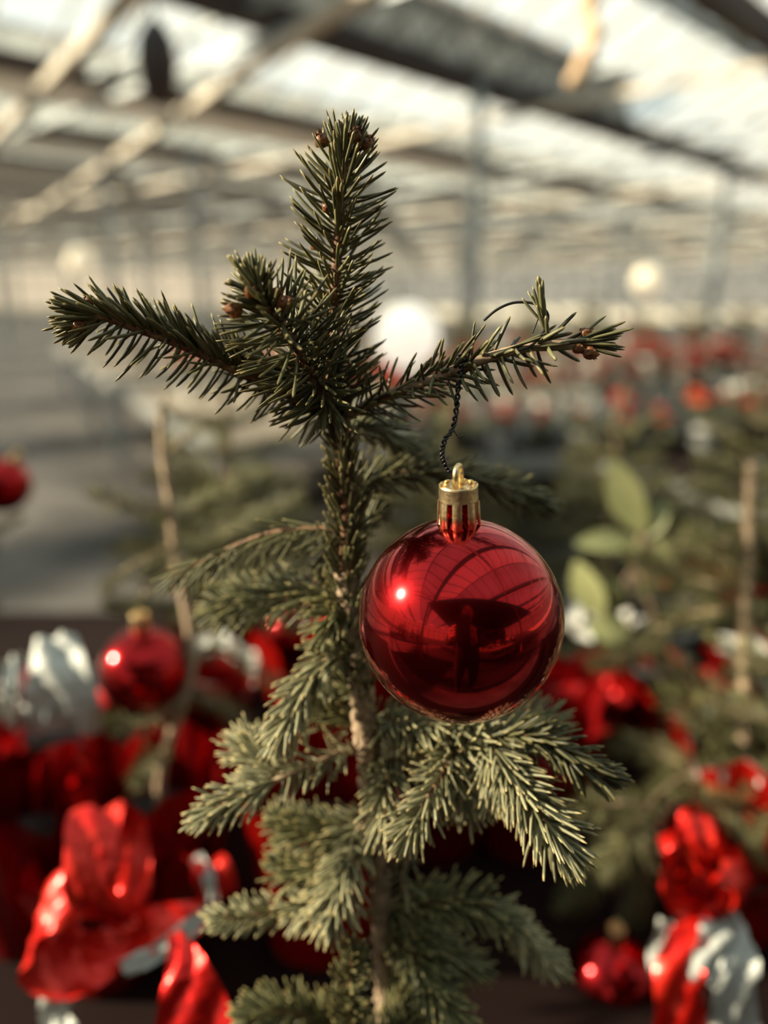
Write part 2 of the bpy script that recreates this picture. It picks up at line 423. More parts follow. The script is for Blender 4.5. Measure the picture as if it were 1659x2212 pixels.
for b in range(NB+1):
    wg = W0+BW*b
    MB().beam(GW(U0, wg, HG-.06), GW(U1, wg, HG-.06), .24, .24).build('gutter', M['gutter'], ceil)
# thermal screens folded under the gutters ahead
for b in range(6, NB):
    wg = W0+BW*b
    if b == 6: continue
    MB().box(GW((U0+U1)/2+4, wg, HG-.28), U1-U0-10, .12, .26, Matrix.Rotation(rz, 3, 'Z')).build('thermal_screen', M['screen'], ceil)
# lattice truss under the nearest gutter
mb = MB(); wg = W0+BW*6   # = 6.6
ta, tb = -2.0, 8.4
mb.beam(GW(ta, wg-.12, HG-.05), GW(tb+4, wg-.12, HG-.05), .10, .10); mb.beam(GW(ta, wg-.12, HG+.62), GW(tb+4, wg-.12, HG+.62), .12, .14)
n_ = 14
for i in range(n_):
    a = ta+(tb+4-ta)*i/n_; c = ta+(tb+4-ta)*(i+.5)/n_; d = ta+(tb+4-ta)*(i+1)/n_
    mb.beam(GW(a, wg-.12, HG-.02), GW(c, wg-.12, HG+.6), .03, .03); mb.beam(GW(c, wg-.12, HG+.6), GW(d, wg-.12, HG-.02), .03, .03)
mb.build('lattice_truss', M['gutter'], ceil)
MB().box(GW((ta+tb+4)/2, wg-.02, HG+.28), tb+4-ta, .05, .6, Matrix.Rotation(rz, 3, 'Z')).build('truss_panel', M['screen'], ceil)
# cross trusses and posts
for k in range(0, 14):
    u = -3.1+4.0*k+0.0
    MB().beam(GW(u, W0, HG-.40), GW(u, W_END, HG-.40), .06, .08).build('tie_beam', M['pale_steel'] if k % 2 else M['steel'], ceil)
    MB().beam(GW(u, W0, HG-.10), GW(u, W_END, HG-.10), .05, .06).build('top_chord', M['steel'], ceil)
npost = 0
for u in (8.4, 16.4, 24.4, 32.4, 0.4-8):
    for wp in (6.45, 12.9, 16.3, 22.8, 29.3, 35.9, 42.5, 0-6.6):
        mb = MB(); r_ = .075
        c = GW(u, wp, 0)
        mb.beam(c, c+Vector((0, 0, HG-.1)), .13, .13); mb.beam(c, c+Vector((0, 0, .03)), .26, .26)
        npost += 1
        o = mb.build('column', M['steel']); tag(o, kind='structure')
# two pale overhead rails
for (a, b) in (((275, 0), (-60, 352)), ((775, -10), (60, 470))):
    def on(px, py, z):
        r = P(px, py, 1.0)-cp; return cp+r*((z-CAMZ)/r.z)
    A_, B_ = on(*a, 3.55), on(*b, 3.55)
    D_ = (B_-A_).normalized(); A_ -= D_*2.0
    o = MB().beam(A_, B_+D_*3, .13, .10).build('rail_beam', M['pale_steel'], ceil)
# walls of whitewashed glass
def gwall(name, a, b):
    d = (b-a); L = d.length; d.normalize(); n = int(L/1.5)
    root = empty(name, kind='structure')
    rot = math.atan2(d.y, d.x)
    sheet = MB().box((0, 0, 2.42), L/n-.06, .02, 3.26).mesh('pane', M['cream_glass'])
    sill = MB().beam(a+Vector((0, 0, .38)), b+Vector((0, 0, .38)), .12, .76).build('low_wall', M['cream'], root)
    mb = MB()
    for i in range(n+1): p = a+d*(L*i/n); mb.beam(p, p+Vector((0, 0, HG)), .06, .06)
    for z in (.8, 1.9, 3.0, 4.05): mb.beam(a+Vector((0, 0, z)), b+Vector((0, 0, z)), .06, .06)
    f = mb.build('wall_frame', M['steel'], root)
    for i in range(n):
        put('pane', sheet, root, a+d*(L*(i+.5)/n), (0, 0, rot))
def cream_glass():
    m = bpy.data.materials.new('whitewashed_glass'); m.use_nodes = True; n = m.node_tree; n.nodes.clear()
    o = n.nodes.new('ShaderNodeOutputMaterial'); t = n.nodes.new('ShaderNodeBsdfTransparent'); t.inputs[0].default_value = (.95, .95, .92, 1)
    d = n.nodes.new('ShaderNodeBsdfTranslucent'); d.inputs[0].default_value = (.20, .17, .13, 1)
    mx = n.nodes.new('ShaderNodeMixShader'); nz = n.nodes.new('ShaderNodeTexNoise'); nz.inputs['Scale'].default_value = .8
    tcn = n.nodes.new('ShaderNodeTexCoord'); n.links.new(tcn.outputs['Object'], nz.inputs['Vector'])
    r = n.nodes.new('ShaderNodeValToRGB'); r.color_ramp.elements[0].position = .35; r.color_ramp.elements[1].position = .65
    r.color_ramp.elements[0].color = (.25, .25, .25, 1); r.color_ramp.elements[1].color = (.65, .65, .65, 1)
    n.links.new(nz.outputs['Fac'], r.inputs[0]); n.links.new(r.outputs[0], mx.inputs[0])
    n.links.new(t.outputs[0], mx.inputs[1]); n.links.new(d.outputs[0], mx.inputs[2]); n.links.new(mx.outputs[0], o.inputs[0]); return m
M['cream_glass'] = cream_glass()
gwall('wall_back', GW(U0, W_END, 0), GW(U1, W_END, 0))
gwall('wall_right', GW(U1, W_END, 0), GW(U1, W0, 0))
gwall('wall_front', GW(U1, W0, 0), GW(U0, W0, 0))
gwall('wall_left', GW(U0, W0, 0), GW(U0, W_END, 0))

# ------------------------------------------------------------------ benches
BZ = .77
PD = Vector((-.447, .894, 0)); PR = Vector((.894, .447, 0))
def bench(name, corner, du, lu, dv, lv, top_m, edge_m, label, kinds='bench', legs=True):
    root = empty(name, corner+Vector((0, 0, 0)), label=label, cat='bench')
    c = du*lu/2+dv*lv/2; rot = math.atan2(du.y, du.x); R = Matrix.Rotation(rot, 3, 'Z')
    sgn = 1
    MB().box(c+Vector((0, 0, BZ-.015)), lu-.04, lv-.04, .03, R).build('bench_top', top_m, root)
    mb = MB(); z = Vector((0, 0, BZ-.036))
    q = [Vector((0, 0, 0)), du*lu, du*lu+dv*lv, dv*lv]
    for i in range(4): mb.beam(q[i]+z, q[(i+1) % 4]+z, .035, .07)
    mb.build('rim', edge_m, root)
    n = max(2, int(lu/1.6)+1)
    for i in range(n):
        for s_ in (.06, lv-.06):
            p = du*(.08+(lu-.16)*i/(n-1))+dv*s_
            MB().beam(p, p+Vector((0, 0, BZ-.05)), .045, .045).build('leg', M['steel'], root)
    return root
X, Y = Vector((1, 0, 0)), Vector((0, 1, 0))
bench('tree_bench', Vector((-1.35, .24, 0)), X, 3.1, Y, 1.12, M['black_bench'], M['black_bench'], 'black bench top in the foreground crowded with small potted spruces')
bench('flower_bench', Vector((-.68, 3.1, 0)), PR, 7.5, PD, 3.6, M['sand'], M['kerb'], 'long pale grey rimmed bench of red flowering pots beyond the path')
bench('flower_bench', Vector((-.68, 3.1, 0))+PD*4.0, PR, 9.5, PD, 1.5, M['sand'], M['kerb'], 'far beige bench behind the rows of red flowering pots')
bench('flower_bench', Vector((-.68, 3.1, 0))+PD*6.3, PR, 9.5, PD, 2.2, M['sand'], M['kerb'], 'farthest beige bench before the glass, beyond all the flower rows')
bench('flower_bench', Vector((1.2, 2.05, 0)), PR, 5.5, PD, 1.1, M['black_bench'], M['kerb'], 'dark bench on the right carrying leafy plants and spruces')
# benches added out of view, only for the bauble to reflect
for i in range(3):
    bench('display_bench', Vector((.4+i*.2, -2.6-i*1.5, 0)), X, 4.2, Y, .9, M['sand'], M['kerb'], ['sand covered bench behind the photographer, mirrored in the bauble', 'second bench behind the photographer, seen only in the bauble', 'third bench behind the photographer, seen only in the bauble'][i])

# ------------------------------------------------------------------ the young spruce in focus
T_D = .335
def trunk_d(py):
    a = math.atan((1106-py)/F)-PITCH
    return T_D*(math.cos(PITCH)-math.tan(a)*math.sin(PITCH))
base_y = P(760, 1200, trunk_d(1200))
tree = empty('spruce_tree', (base_y.x, T_D, BZ+.10), label='young spruce in sharp focus with a bare upright tip, carrying the big red bauble', cat='tree')
def TP(px, py, dd=0.0): return P(px, py, trunk_d(py)+dd)
# trunk with its own short adpressed needles
upN = (0, -.3, 1)
tr_pts = [TP(716, 870, -.002), TP(738, 960), TP(748, 1100), TP(752, 1240), TP(768, 1380), TP(782, 1500), TP(792, 1620), TP(812, 1800), TP(824, 2000), TP(832, 2230), TP(836, 2560)]
bot = tr_pts[-1]; tr_pts.append(Vector((bot.x, bot.y, BZ+.095)))
tr = shoot(tree, tr_pts[::-1], (.0038, .0034), dens=2700, L=.0150, mt='needle', name='trunk', seed=1, ang=36, spread=9, curve=.1, t0=.71, t1=.99, taper=.9)
# pale lower bark
mb = MB(); pth = smooth_path(tr_pts[3:], 8)-np.array(tree.location); rng = random.Random(3)
mb.tube(pth, [.0044+.0009*math.sin(i*1.9)+.0005*math.sin(i*.7) for i in range(len(pth))], 9)
for i in range(len(pth)*14):
    j = rng.randrange(len(pth)-1); p = Vector(pth[j]).lerp(Vector(pth[j+1]), rng.random()); a = rng.uniform(0, 2*PI)
    r = Vector((math.cos(a), math.sin(a), 0)); s_ = Vector((-math.sin(a), math.cos(a), 0)); q = .0015
    c = p+r*.0048
    mb.add([c+Vector((0, 0, .0028)), c+s_*q, c-Vector((0, 0, .0028)), c-s_*q, c+r*.0019], [(0, 1, 4), (1, 2, 4), (2, 3, 4), (3, 0, 4)])
mb.build('lower_bark', M['bark_pale'], tree)

def B(pts, rad=(.0016, .0010), **kw):
    return shoot(tree, [P(*p) if len(p) == 3 else p for p in pts], rad, **kw)
cam_left = -CR; cam_up = CU; tow = -CF
# 1 leader
ld = B([(716, 890, .333), (717, 790, .328), (720, 700, .322), (728, 560, .314), (737, 430, .307), (745, 325, .303)], (.0026, .0018),
       dens=3000, L=.0205, ang=70, spread=9, curve=.30, seed=2, tuft=0, taper=.62, name='branch')
for (x, y, dd) in ((700, 316, .301), (762, 306, .299), (789, 324, .303), (712, 457, .3065), (722, 648, .315), (742, 296, .307), (686, 538, .31)):
    bud(ld, P(x, y, dd), CU+CR*(.4 if x > 745 else -.5)-CF*.3, .0040 if y < 400 else .0032, x)
# crown tuft above the buds
B([(744, 330, .303), (748, 312, .302), (751, 300, .302)], (.0016, .0008), dens=4200, L=.0098, ang=22, spread=12, curve=.1, tuft=26, taper=1.0, seed=3)
# 2 left branch
b2 = B([(728, 905, .333), (640, 862, .326), (560, 825, .320), (500, 797, .315), (400, 750, .309), (300, 712, .304), (232, 688, .301), (196, 682, .300)], (.0022, .0013),
       L=.0165, seed=4, taper=.9, up=tuple(CU), sets=[dict(dens=2300, ang=46, gap=.52, curve=.15, spread=8), dict(dens=1000, ang=62, gap=.0, bias=tuple(-CU*.8+CF*.6), bs=.8, curve=.3)], tuft=46)
bud(b2, P(182, 700, .299), -CR-CU*.3, .0038, 5); bud(b2, P(200, 655, .300), -CR+CU*.5, .0028, 6)
# 3 branch that reaches towards the lens
b3 = B([(722, 895, .330), (694, 840, .315), (655, 775, .303), (620, 720, .293), (590, 680, .286), (572, 655, .281)], (.0024, .0014),
       L=.0245, seed=8, taper=.55, sets=[dict(dens=3000, ang=72, curve=.12, spread=10), dict(dens=700, ang=52, bias=tuple(-CU*1.0), bs=.35)])
nb3 = B([(575, 660, .281), (562, 640, .279), (552, 618, .279)], (.0014, .0007), dens=4800, L=.0125, ang=48, spread=16, curve=.1, tuft=36, taper=1.0, seed=9)
for (x, y, dd, s_) in ((520, 676, .279, .0042), (604, 660, .281, .0042), (548, 640, .277, .0034), (588, 640, .282, .0034)):
    bud(nb3, P(x, y, dd), CR*((x-560)/60)+CU*.2-CF*.4, s_, x)
# 4 right branch that carries the bauble
b4 = B([(742, 905, .333), (800, 872, .328), (860, 845, .320), (930, 820, .312), (1000, 792, .304), (1090, 762, .299), (1170, 745, .297), (1240, 742, .296)], (.0022, .0019), stem='bark_pale',
       L=.0135, seed=12, taper=.8, up=tuple(CU), sets=[dict(dens=1500, ang=50, t0=.05, t1=.62, spread=14), dict(dens=620, ang=52, t0=.6, t1=.97, spread=20, wid=.0020), dict(dens=480, ang=75, bias=tuple(-CU), bs=.9, t0=.45, t1=.88, wid=.0020, L=.0150)])
t4 = B([(1236, 742, .296), (1252, 738, .296), (1262, 737, .296)], (.0012, .0006), dens=900, L=.0140, ang=25, tuft=16, taper=1.0, wid=.0016, seed=13)
for (x, y, s_) in ((965, 800, .0032), (1238, 748, .0034), (1262, 758, .0040), (1255, 722, .003)):
    bud(t4, P(x, y, .2965 if x > 1000 else .3075), CR+CU*(.3 if y < 740 else -.3), s_, x+y)
B([(1185, 748, .297), (1178, 710, .296), (1168, 668, .295)], (.0007, .0004), dens=900, L=.010, ang=22, tuft=8, taper=1, wid=.0015, seed=14)
# 5 dark shoot behind, right
B([(752, 1075, .352), (800, 1038, .362), (880, 1022, .372), (970, 1022, .380), (1070, 1052, .388), (1180, 1092, .396)], (.0016, .0009), dens=2300, L=.013, ang=48, seed=15, curve=.3)
B([(760, 930, .345), (800, 915, .36), (850, 950, .38), (900, 990, .40)], (.0014, .0009), dens=2300, L=.015, ang=50, seed=65)
# 6 thin bare shoot, left
B([(748, 1160, .352), (700, 1142, .355), (600, 1148, .362), (500, 1182, .370), (425, 1220, .376), (368, 1246, .380)], (.0013, .0010), dens=1700, L=.017, ang=58, seed=16,
  up=tuple(-CU), gap=.25, bias=tuple(-CU*.7+CF*.8), bs=.7, mt='needle_c', wid=.0009)
# 7
B([(752, 1285, .362), (690, 1282, .375), (600, 1288, .392), (520, 1300, .405), (470, 1318, .412)], (.0014, .001), dens=2600, L=.018, ang=60, seed=17, mt='needle_c')
B([(765, 1160, .36), (790, 1130, .37), (820, 1100, .38)], (.001, .0007), dens=2600, L=.012, ang=40, seed=66)
B([(745, 1150, .36), (720, 1200, .365), (725, 1250, .37)], (.001, .0007), dens=2600, L=.013, ang=40, seed=67)
B([(762, 1300, .365), (720, 1330, .36), (700, 1370, .36)], (.001, .0007), dens=2600, L=.014, ang=50, seed=68, mt='needle_c')
# 8
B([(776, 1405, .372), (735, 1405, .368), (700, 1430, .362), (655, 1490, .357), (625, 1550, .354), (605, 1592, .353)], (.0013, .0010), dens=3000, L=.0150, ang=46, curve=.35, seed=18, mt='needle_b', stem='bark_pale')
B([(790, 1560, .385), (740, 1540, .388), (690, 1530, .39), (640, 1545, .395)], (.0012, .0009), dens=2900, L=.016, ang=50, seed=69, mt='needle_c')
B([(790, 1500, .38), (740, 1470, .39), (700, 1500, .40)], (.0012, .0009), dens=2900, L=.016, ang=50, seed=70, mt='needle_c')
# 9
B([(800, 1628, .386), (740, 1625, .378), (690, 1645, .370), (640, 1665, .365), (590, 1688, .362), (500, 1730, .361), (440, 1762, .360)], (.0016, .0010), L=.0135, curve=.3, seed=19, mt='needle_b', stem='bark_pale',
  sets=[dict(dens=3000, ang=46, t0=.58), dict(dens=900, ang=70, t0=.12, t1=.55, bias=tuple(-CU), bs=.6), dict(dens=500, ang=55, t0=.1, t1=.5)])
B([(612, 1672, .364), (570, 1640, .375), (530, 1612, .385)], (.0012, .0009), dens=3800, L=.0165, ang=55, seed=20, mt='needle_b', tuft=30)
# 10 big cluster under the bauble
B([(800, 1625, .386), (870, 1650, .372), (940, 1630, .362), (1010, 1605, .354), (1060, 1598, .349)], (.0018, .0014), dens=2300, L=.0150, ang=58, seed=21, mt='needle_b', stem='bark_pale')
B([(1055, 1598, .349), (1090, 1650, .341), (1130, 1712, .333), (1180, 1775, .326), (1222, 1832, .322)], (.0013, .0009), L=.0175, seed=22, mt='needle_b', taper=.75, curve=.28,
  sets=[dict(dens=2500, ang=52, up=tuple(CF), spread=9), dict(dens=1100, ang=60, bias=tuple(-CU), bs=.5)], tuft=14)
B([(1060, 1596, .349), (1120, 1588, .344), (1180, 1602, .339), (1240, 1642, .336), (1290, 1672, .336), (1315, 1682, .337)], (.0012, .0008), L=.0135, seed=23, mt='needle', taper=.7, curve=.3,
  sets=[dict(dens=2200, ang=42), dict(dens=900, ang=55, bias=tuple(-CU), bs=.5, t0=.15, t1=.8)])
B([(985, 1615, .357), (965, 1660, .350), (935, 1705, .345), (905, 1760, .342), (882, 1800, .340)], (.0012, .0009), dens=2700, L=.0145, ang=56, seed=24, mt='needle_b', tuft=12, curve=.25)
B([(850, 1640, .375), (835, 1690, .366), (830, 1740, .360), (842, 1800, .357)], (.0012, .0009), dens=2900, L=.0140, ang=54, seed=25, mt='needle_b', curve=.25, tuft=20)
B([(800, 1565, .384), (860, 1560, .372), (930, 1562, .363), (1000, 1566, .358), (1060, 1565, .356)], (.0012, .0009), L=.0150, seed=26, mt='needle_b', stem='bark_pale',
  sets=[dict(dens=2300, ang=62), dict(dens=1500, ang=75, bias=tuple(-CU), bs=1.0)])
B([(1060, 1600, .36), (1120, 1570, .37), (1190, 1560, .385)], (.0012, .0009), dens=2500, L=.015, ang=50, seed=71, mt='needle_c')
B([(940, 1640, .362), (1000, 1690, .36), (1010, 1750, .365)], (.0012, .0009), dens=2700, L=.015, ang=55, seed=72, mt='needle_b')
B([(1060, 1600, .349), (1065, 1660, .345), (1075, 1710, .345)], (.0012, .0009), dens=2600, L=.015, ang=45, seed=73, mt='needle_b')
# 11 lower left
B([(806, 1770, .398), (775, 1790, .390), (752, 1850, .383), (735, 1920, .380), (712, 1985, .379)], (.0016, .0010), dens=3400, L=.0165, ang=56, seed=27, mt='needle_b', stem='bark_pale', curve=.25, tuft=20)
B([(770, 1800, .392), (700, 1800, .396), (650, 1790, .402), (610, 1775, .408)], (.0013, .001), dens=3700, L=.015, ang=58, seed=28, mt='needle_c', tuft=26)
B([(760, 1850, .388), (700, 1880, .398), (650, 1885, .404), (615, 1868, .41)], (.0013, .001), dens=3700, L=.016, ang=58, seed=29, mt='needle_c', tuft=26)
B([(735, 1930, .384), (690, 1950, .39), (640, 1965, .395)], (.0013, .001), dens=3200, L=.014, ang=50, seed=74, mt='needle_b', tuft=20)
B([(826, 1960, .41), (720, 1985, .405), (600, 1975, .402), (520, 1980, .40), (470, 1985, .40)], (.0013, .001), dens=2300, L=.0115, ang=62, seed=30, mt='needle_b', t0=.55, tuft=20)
# 13 right lower
B([(836, 1960, .41), (880, 1960, .405), (960, 1950, .40), (1030, 1955, .398), (1090, 1985, .396)], (.0016, .001), dens=3000, L=.016, ang=56, seed=31, mt='needle_c')
B([(1060, 1965, .40), (1110, 2000, .405), (1150, 2050, .415), (1200, 2085, .42)], (.0013, .001), dens=3200, L=.013, ang=50, seed=32, mt='needle_b')
B([(838, 2010, .412), (880, 2050, .402), (920, 2110, .396), (965, 2180, .392), (990, 2230, .39)], (.0013, .001), dens=3200, L=.016, ang=54, seed=33, mt='needle_c')
B([(838, 1960, .41), (900, 2010, .41), (960, 2060, .412), (1020, 2090, .415)], (.0013, .001), dens=3000, L=.016, ang=54, seed=75, mt='needle_c')
B([(850, 2090, .42), (880, 2150, .41), (890, 2230, .405)], (.0013, .001), dens=3400, L=.017, ang=54, seed=76, mt='needle_c')
B([(842, 1800, .4), (880, 1840, .395), (870, 1900, .395), (885, 1950, .395)], (.0011, .0008), dens=500, L=.012, ang=60, seed=34, mt='needle_c', stem='bark_pale')
B([(836, 2130, .42), (870, 2110, .415), (890, 2060, .41)], (.0011, .0008), dens=300, L=.012, ang=60, seed=35, mt='needle_c', stem='bark_pale')
# 14 bottom
B([(830, 2300, .41), (770, 2230, .395), (755, 2150, .385), (764, 2060, .376)], (.0013, .0009), dens=2600, L=.013, ang=50, seed=36, mt='needle')
B([(825, 2240, .43), (700, 2210, .42), (620, 2185, .412), (545, 2190, .41)], (.0013, .001), dens=3000, L=.016, ang=58, seed=37, mt='needle_c', tuft=24)
B([(830, 2290, .42), (860, 2230, .40), (930, 2220, .40), (1010, 2250, .40)], (.0013, .001), dens=3000, L=.017, ang=58, seed=38, mt='needle_c', tuft=24)

# its pot
def pot_parts(root, mt='black_pot', r=.05, h=.10, z=0, wrap=None, seed=0):
    MB().lathe([(r*.74, z), (r*.98, z+h), (r*1.08, z+h), (r*1.08, z+h-.014), (r*.98, z+h-.014)], 20).lathe([(.0001, z+.001), (r*.74, z)], 20).build('pot', M[mt], root)
    MB().lathe([(.0001, z+h-.012), (r*.6, z+h-.010), (r*.98, z+h-.016)], 16).build('soil', M['soil'], root)
    if wrap:
        put('foil_wrap', wrap_mesh(r*1.12, h*1.5, seed, wrap), root, (0, 0, z))
WR = {}
def wrap_mesh(r, h, seed, wrap):
    key = (round(r, 3), round(h, 3), seed % 15, wrap)
    if key in WR: return WR[key]
    rng = random.Random(seed % 5+3); n = 48; K = 9; vs = []; fs = []
    ph = [rng.uniform(0, 6.28) for _ in range(6)]
    for i in range(K+1):
        t = i/K
        for k in range(n):
            a = 2*PI*k/n
            ru = math.sin(a*7+ph[0])*.05+math.sin(a*11+ph[1])*.035+math.sin(a*17+ph[2]+t*3)*.02+rng.uniform(-.012, .012)
            fl_ = .86+.26*t+.30*max(0, t-.62)**1.2*2
            rr = r*(fl_+ru*(.35+1.8*t))
            zz = h*t+(h*.20*(abs(math.sin(a*2.5+ph[3])))*max(0, t-.7)/.3)
            vs.append((rr*math.cos(a), rr*math.sin(a), max(.002, zz)))
    for i in range(K):
        for k in range(n): fs.append((i*n+k, i*n+(k+1) % n, (i+1)*n+(k+1) % n, (i+1)*n+k))
    m = MB().add(vs, fs, 0, False)
    # inner sheet, silver
    vi = []
    for i, v in enumerate(vs):
        l = math.hypot(v[0], v[1]); q = (l-.0008)/l; vi.append((v[0]*q, v[1]*q, v[2]+.0002))
    fi = [tuple(reversed(f)) for f in fs]
    sil = n if seed % 3 == 0 else 0
    m.add(vi, fi[:len(fi)-sil], 2, False); m.add(vi, fi[len(fi)-sil:], 1, False)
    me = m.mesh('foil_wrap', [M[wrap], M['foil_silver'], M['foil_dark']]); WR[key] = me; return me
tl = tree.location.copy()
pot_parts(tree, z=-.095+.0, r=.045, h=.10)
for c in kids(tree):
    if c.name.startswith(('pot', 'soil')): c.location = Vector((bot.x, bot.y, 0))-Vector((tl.x, tl.y, .005))

# ------------------------------------------------------------------ bauble
def bauble_meshes():
    R = .04
    mb = MB(); mb.sphere((0, 0, 0), R, 96, 56); body = mb.mesh('body', M['bauble'])
    # neck
    z0 = math.sqrt(R*R-.0062**2)
    nk = MB().lathe([(.0066, z0-.0006), (.0058, z0+.0015), (.0056, z0+.0035), (.0060, z0+.0040), (.0056, z0+.0046), (.0056, z0+.0075), (.006, z0+.008), (.0052, z0+.0105)], 32).mesh('neck', M['neck'])
    # crown cap: ring above, eight prongs below
    mb = MB(); n = 64; zt = z0+.0155; zb = z0+.0098; ze = z0+.0002
    def r_at(z): return .0071+(zt-z)*.055
    zs = [zt, zt-.0008, zt-.003, zb]
    prof = [(.0058, zt-.0006), (.0066, zt), (.0073, zt-.0001), (r_at(zt-.001), zt-.001), (r_at(zb), zb)]
    mb.lathe(prof, n); mb.lathe([(r_at(zb)-.0006, zb), (.0064, zt-.0008)], n)
    mb.lathe([(.0001, zt-.0009), (.0022, zt-.0008), (.0040, zt-.0013), (.0058, zt-.0006)], n)
    for k in range(8):                                   # prongs, ending in shallow points
        a0 = 2*PI*(k+.18)/8-2*PI*.02; wdt = 2*PI*.60/8; q = 6; vs = []
        for lvl, z in enumerate((zb, (zb+ze)/2, ze)):
            for j in range(q+1):
                a = a0+wdt*j/q; zz = z-(.0009*(1-abs(2*j/q-1)) if lvl == 2 else 0); r = r_at(z)+.0001*math.sin(PI*j/q)*4
                vs.append((r*math.cos(a), r*math.sin(a), zz))
        m0 = len(vs)
        vs += [(x*.92, y*.92, z) for x, y, z in vs]
        fs = []
        for lv in range(2):
            for j in range(q):
                i = lv*(q+1)+j; fs.append((i, i+1, i+q+2, i+q+1)); fs.append((m0+i, m0+i+q+1, m0+i+q+2, m0+i+1))
            for j in (0, q):
                i = lv*(q+1)+j; fs.append((i, i+q+1, m0+i+q+1, m0+i))
        for j in range(q): i = 2*(q+1)+j; fs.append((i, i+1, m0+i+1, m0+i))
        mb.add(vs, fs)
    for k in range(12):                                  # crimped rim
        a = 2*PI*k/12; mb.box((.0062*math.cos(a), .0062*math.sin(a), zt+.0001), .0011, .0016, .0006, Matrix.Rotation(a, 3, 'Z'))
    cap = mb.mesh('cap', M['gold'])
    # loop
    pts = []
    for i in range(21):
        a = PI*i/20; pts.append((.0000, .0031*math.cos(a), zt+.0036+.0034*math.sin(a)))
    pts = [(0, .0031, zt-.001)]+pts+[(0, -.0031, zt-.001)]
    lp = MB().tube(pts, .0011, 10).mesh('loop', M['gold'])
    return body, nk, cap, lp, zt+.0070
BM = bauble_meshes()
def bauble(center, label, rot=0.0, tilt=(0, 0), group=None):
    o = empty('bauble', center, rot, label, 'bauble', group); o.rotation_euler = (tilt[0], tilt[1], rot)
    put('body', BM[0], o); put('neck', BM[1], o); put('cap', BM[2], o); put('loop', BM[3], o); return o
bc = P(994, 1336, .300)
main = bauble(bc, 'big glossy red bauble with a gold cap hanging in sharp focus from the spruce', rot=math.radians(-24), tilt=(math.radians(4), math.radians(-1)))
top = bc+Vector((-.001, 0, BM[4]))
# hanging thread: dark twisted wire from the loop up to the branch and wound round it
def thread(pts, r=.00035, amp=.0006, turns=26, label='', two=True):
    path = smooth_path([Vector(p) for p in pts], 14); K = len(path); mb = MB()
    for s_ in ((0, PI) if two else (0,)):
        q = []
        for i, p in enumerate(path):
            a = turns*2*PI*i/K+s_; q.append(Vector(p)+Vector((math.cos(a)*amp, math.sin(a)*amp, math.sin(a*.7)*amp*.5)))
        mb.tube(q, r, 5)
    return mb
rt = P(976, 1010, .2995)
cam_y = .30
pts = [P(972, 1020, .2995), P(960, 1000, .298), P(955, 975, .298), P(962, 950, .299), P(978, 925, .300), P(986, 885, .300), P(990, 840, .300), P(994, 805, .299), P(1004, 778, .300), P(1012, 790, .306), P(998, 806, .308), P(988, 790, .303), P(996, 768, .301), P(1008, 776, .305), P(1014, 800, .309)]
mb = thread(pts, .00055, .00070, 20)
th = mb.build('hanging_wire', M['wire']); tag(th, 'thin dark twisted wire holding the big bauble to the right branch', 'wire')
mb = thread([P(978, 925, .300), P(992, 945, .299), P(1001, 940, .298)], .0003, .0002, 3, two=False)
mb.v and mb.build('loose_end', M['wire'], th)
mb = MB()
mb.tube(smooth_path([P(1045, 692, .301), P(1075, 668, .299), P(1110, 654, .298), P(1150, 655, .297), P(1178, 670, .296), P(1184, 690, .296), P(1172, 720, .295), P(1150, 745, .294), P(1120, 756, .295), P(1108, 748, .300), P(1112, 735, .303)], 10), .00055, 5)
mb.tube(smooth_path([P(1148, 656, .297), P(1160, 650, .297), P(1172, 662, .296), P(1162, 690, .296), P(1150, 720, .296)], 8), .0003, 5)
mb.build('wire_coil', M['wire'], th)

# ------------------------------------------------------------------ softer spruces around it
def soft_tree(name, trunk, rad, branches, label, pot=True, mt='needle_c', wrap='foil_red', seed=100, den=1500, L=.017, group=None, stem='bark_pale'):
    tb = trunk[-1]; root = empty(name, (tb.x, tb.y, BZ+.0), label=label, cat='tree', group=group)
    gl = Vector((tb.x, tb.y, BZ+.09))
    shoot(root, [*trunk, gl][::-1], rad, dens=300, L=L*.8, mt=mt, stem=stem, ridges=False, fine=False, seed=seed, name='trunk', ang=30, t0=.6)
    for i, (pts, bden) in enumerate(branches):
        shoot(root, pts, (.0024, .0012), dens=den*bden, L=L, mt=mt, stem=stem, ridges=False, fine=False, seed=seed+i+1, ang=52, curve=.3, tuft=14, wid=.0019)
    pot_parts(root, r=.05, h=.10, wrap=wrap, seed=seed)
    return root
def PP(*a): return [P(*q) for q in a]
dl = .70
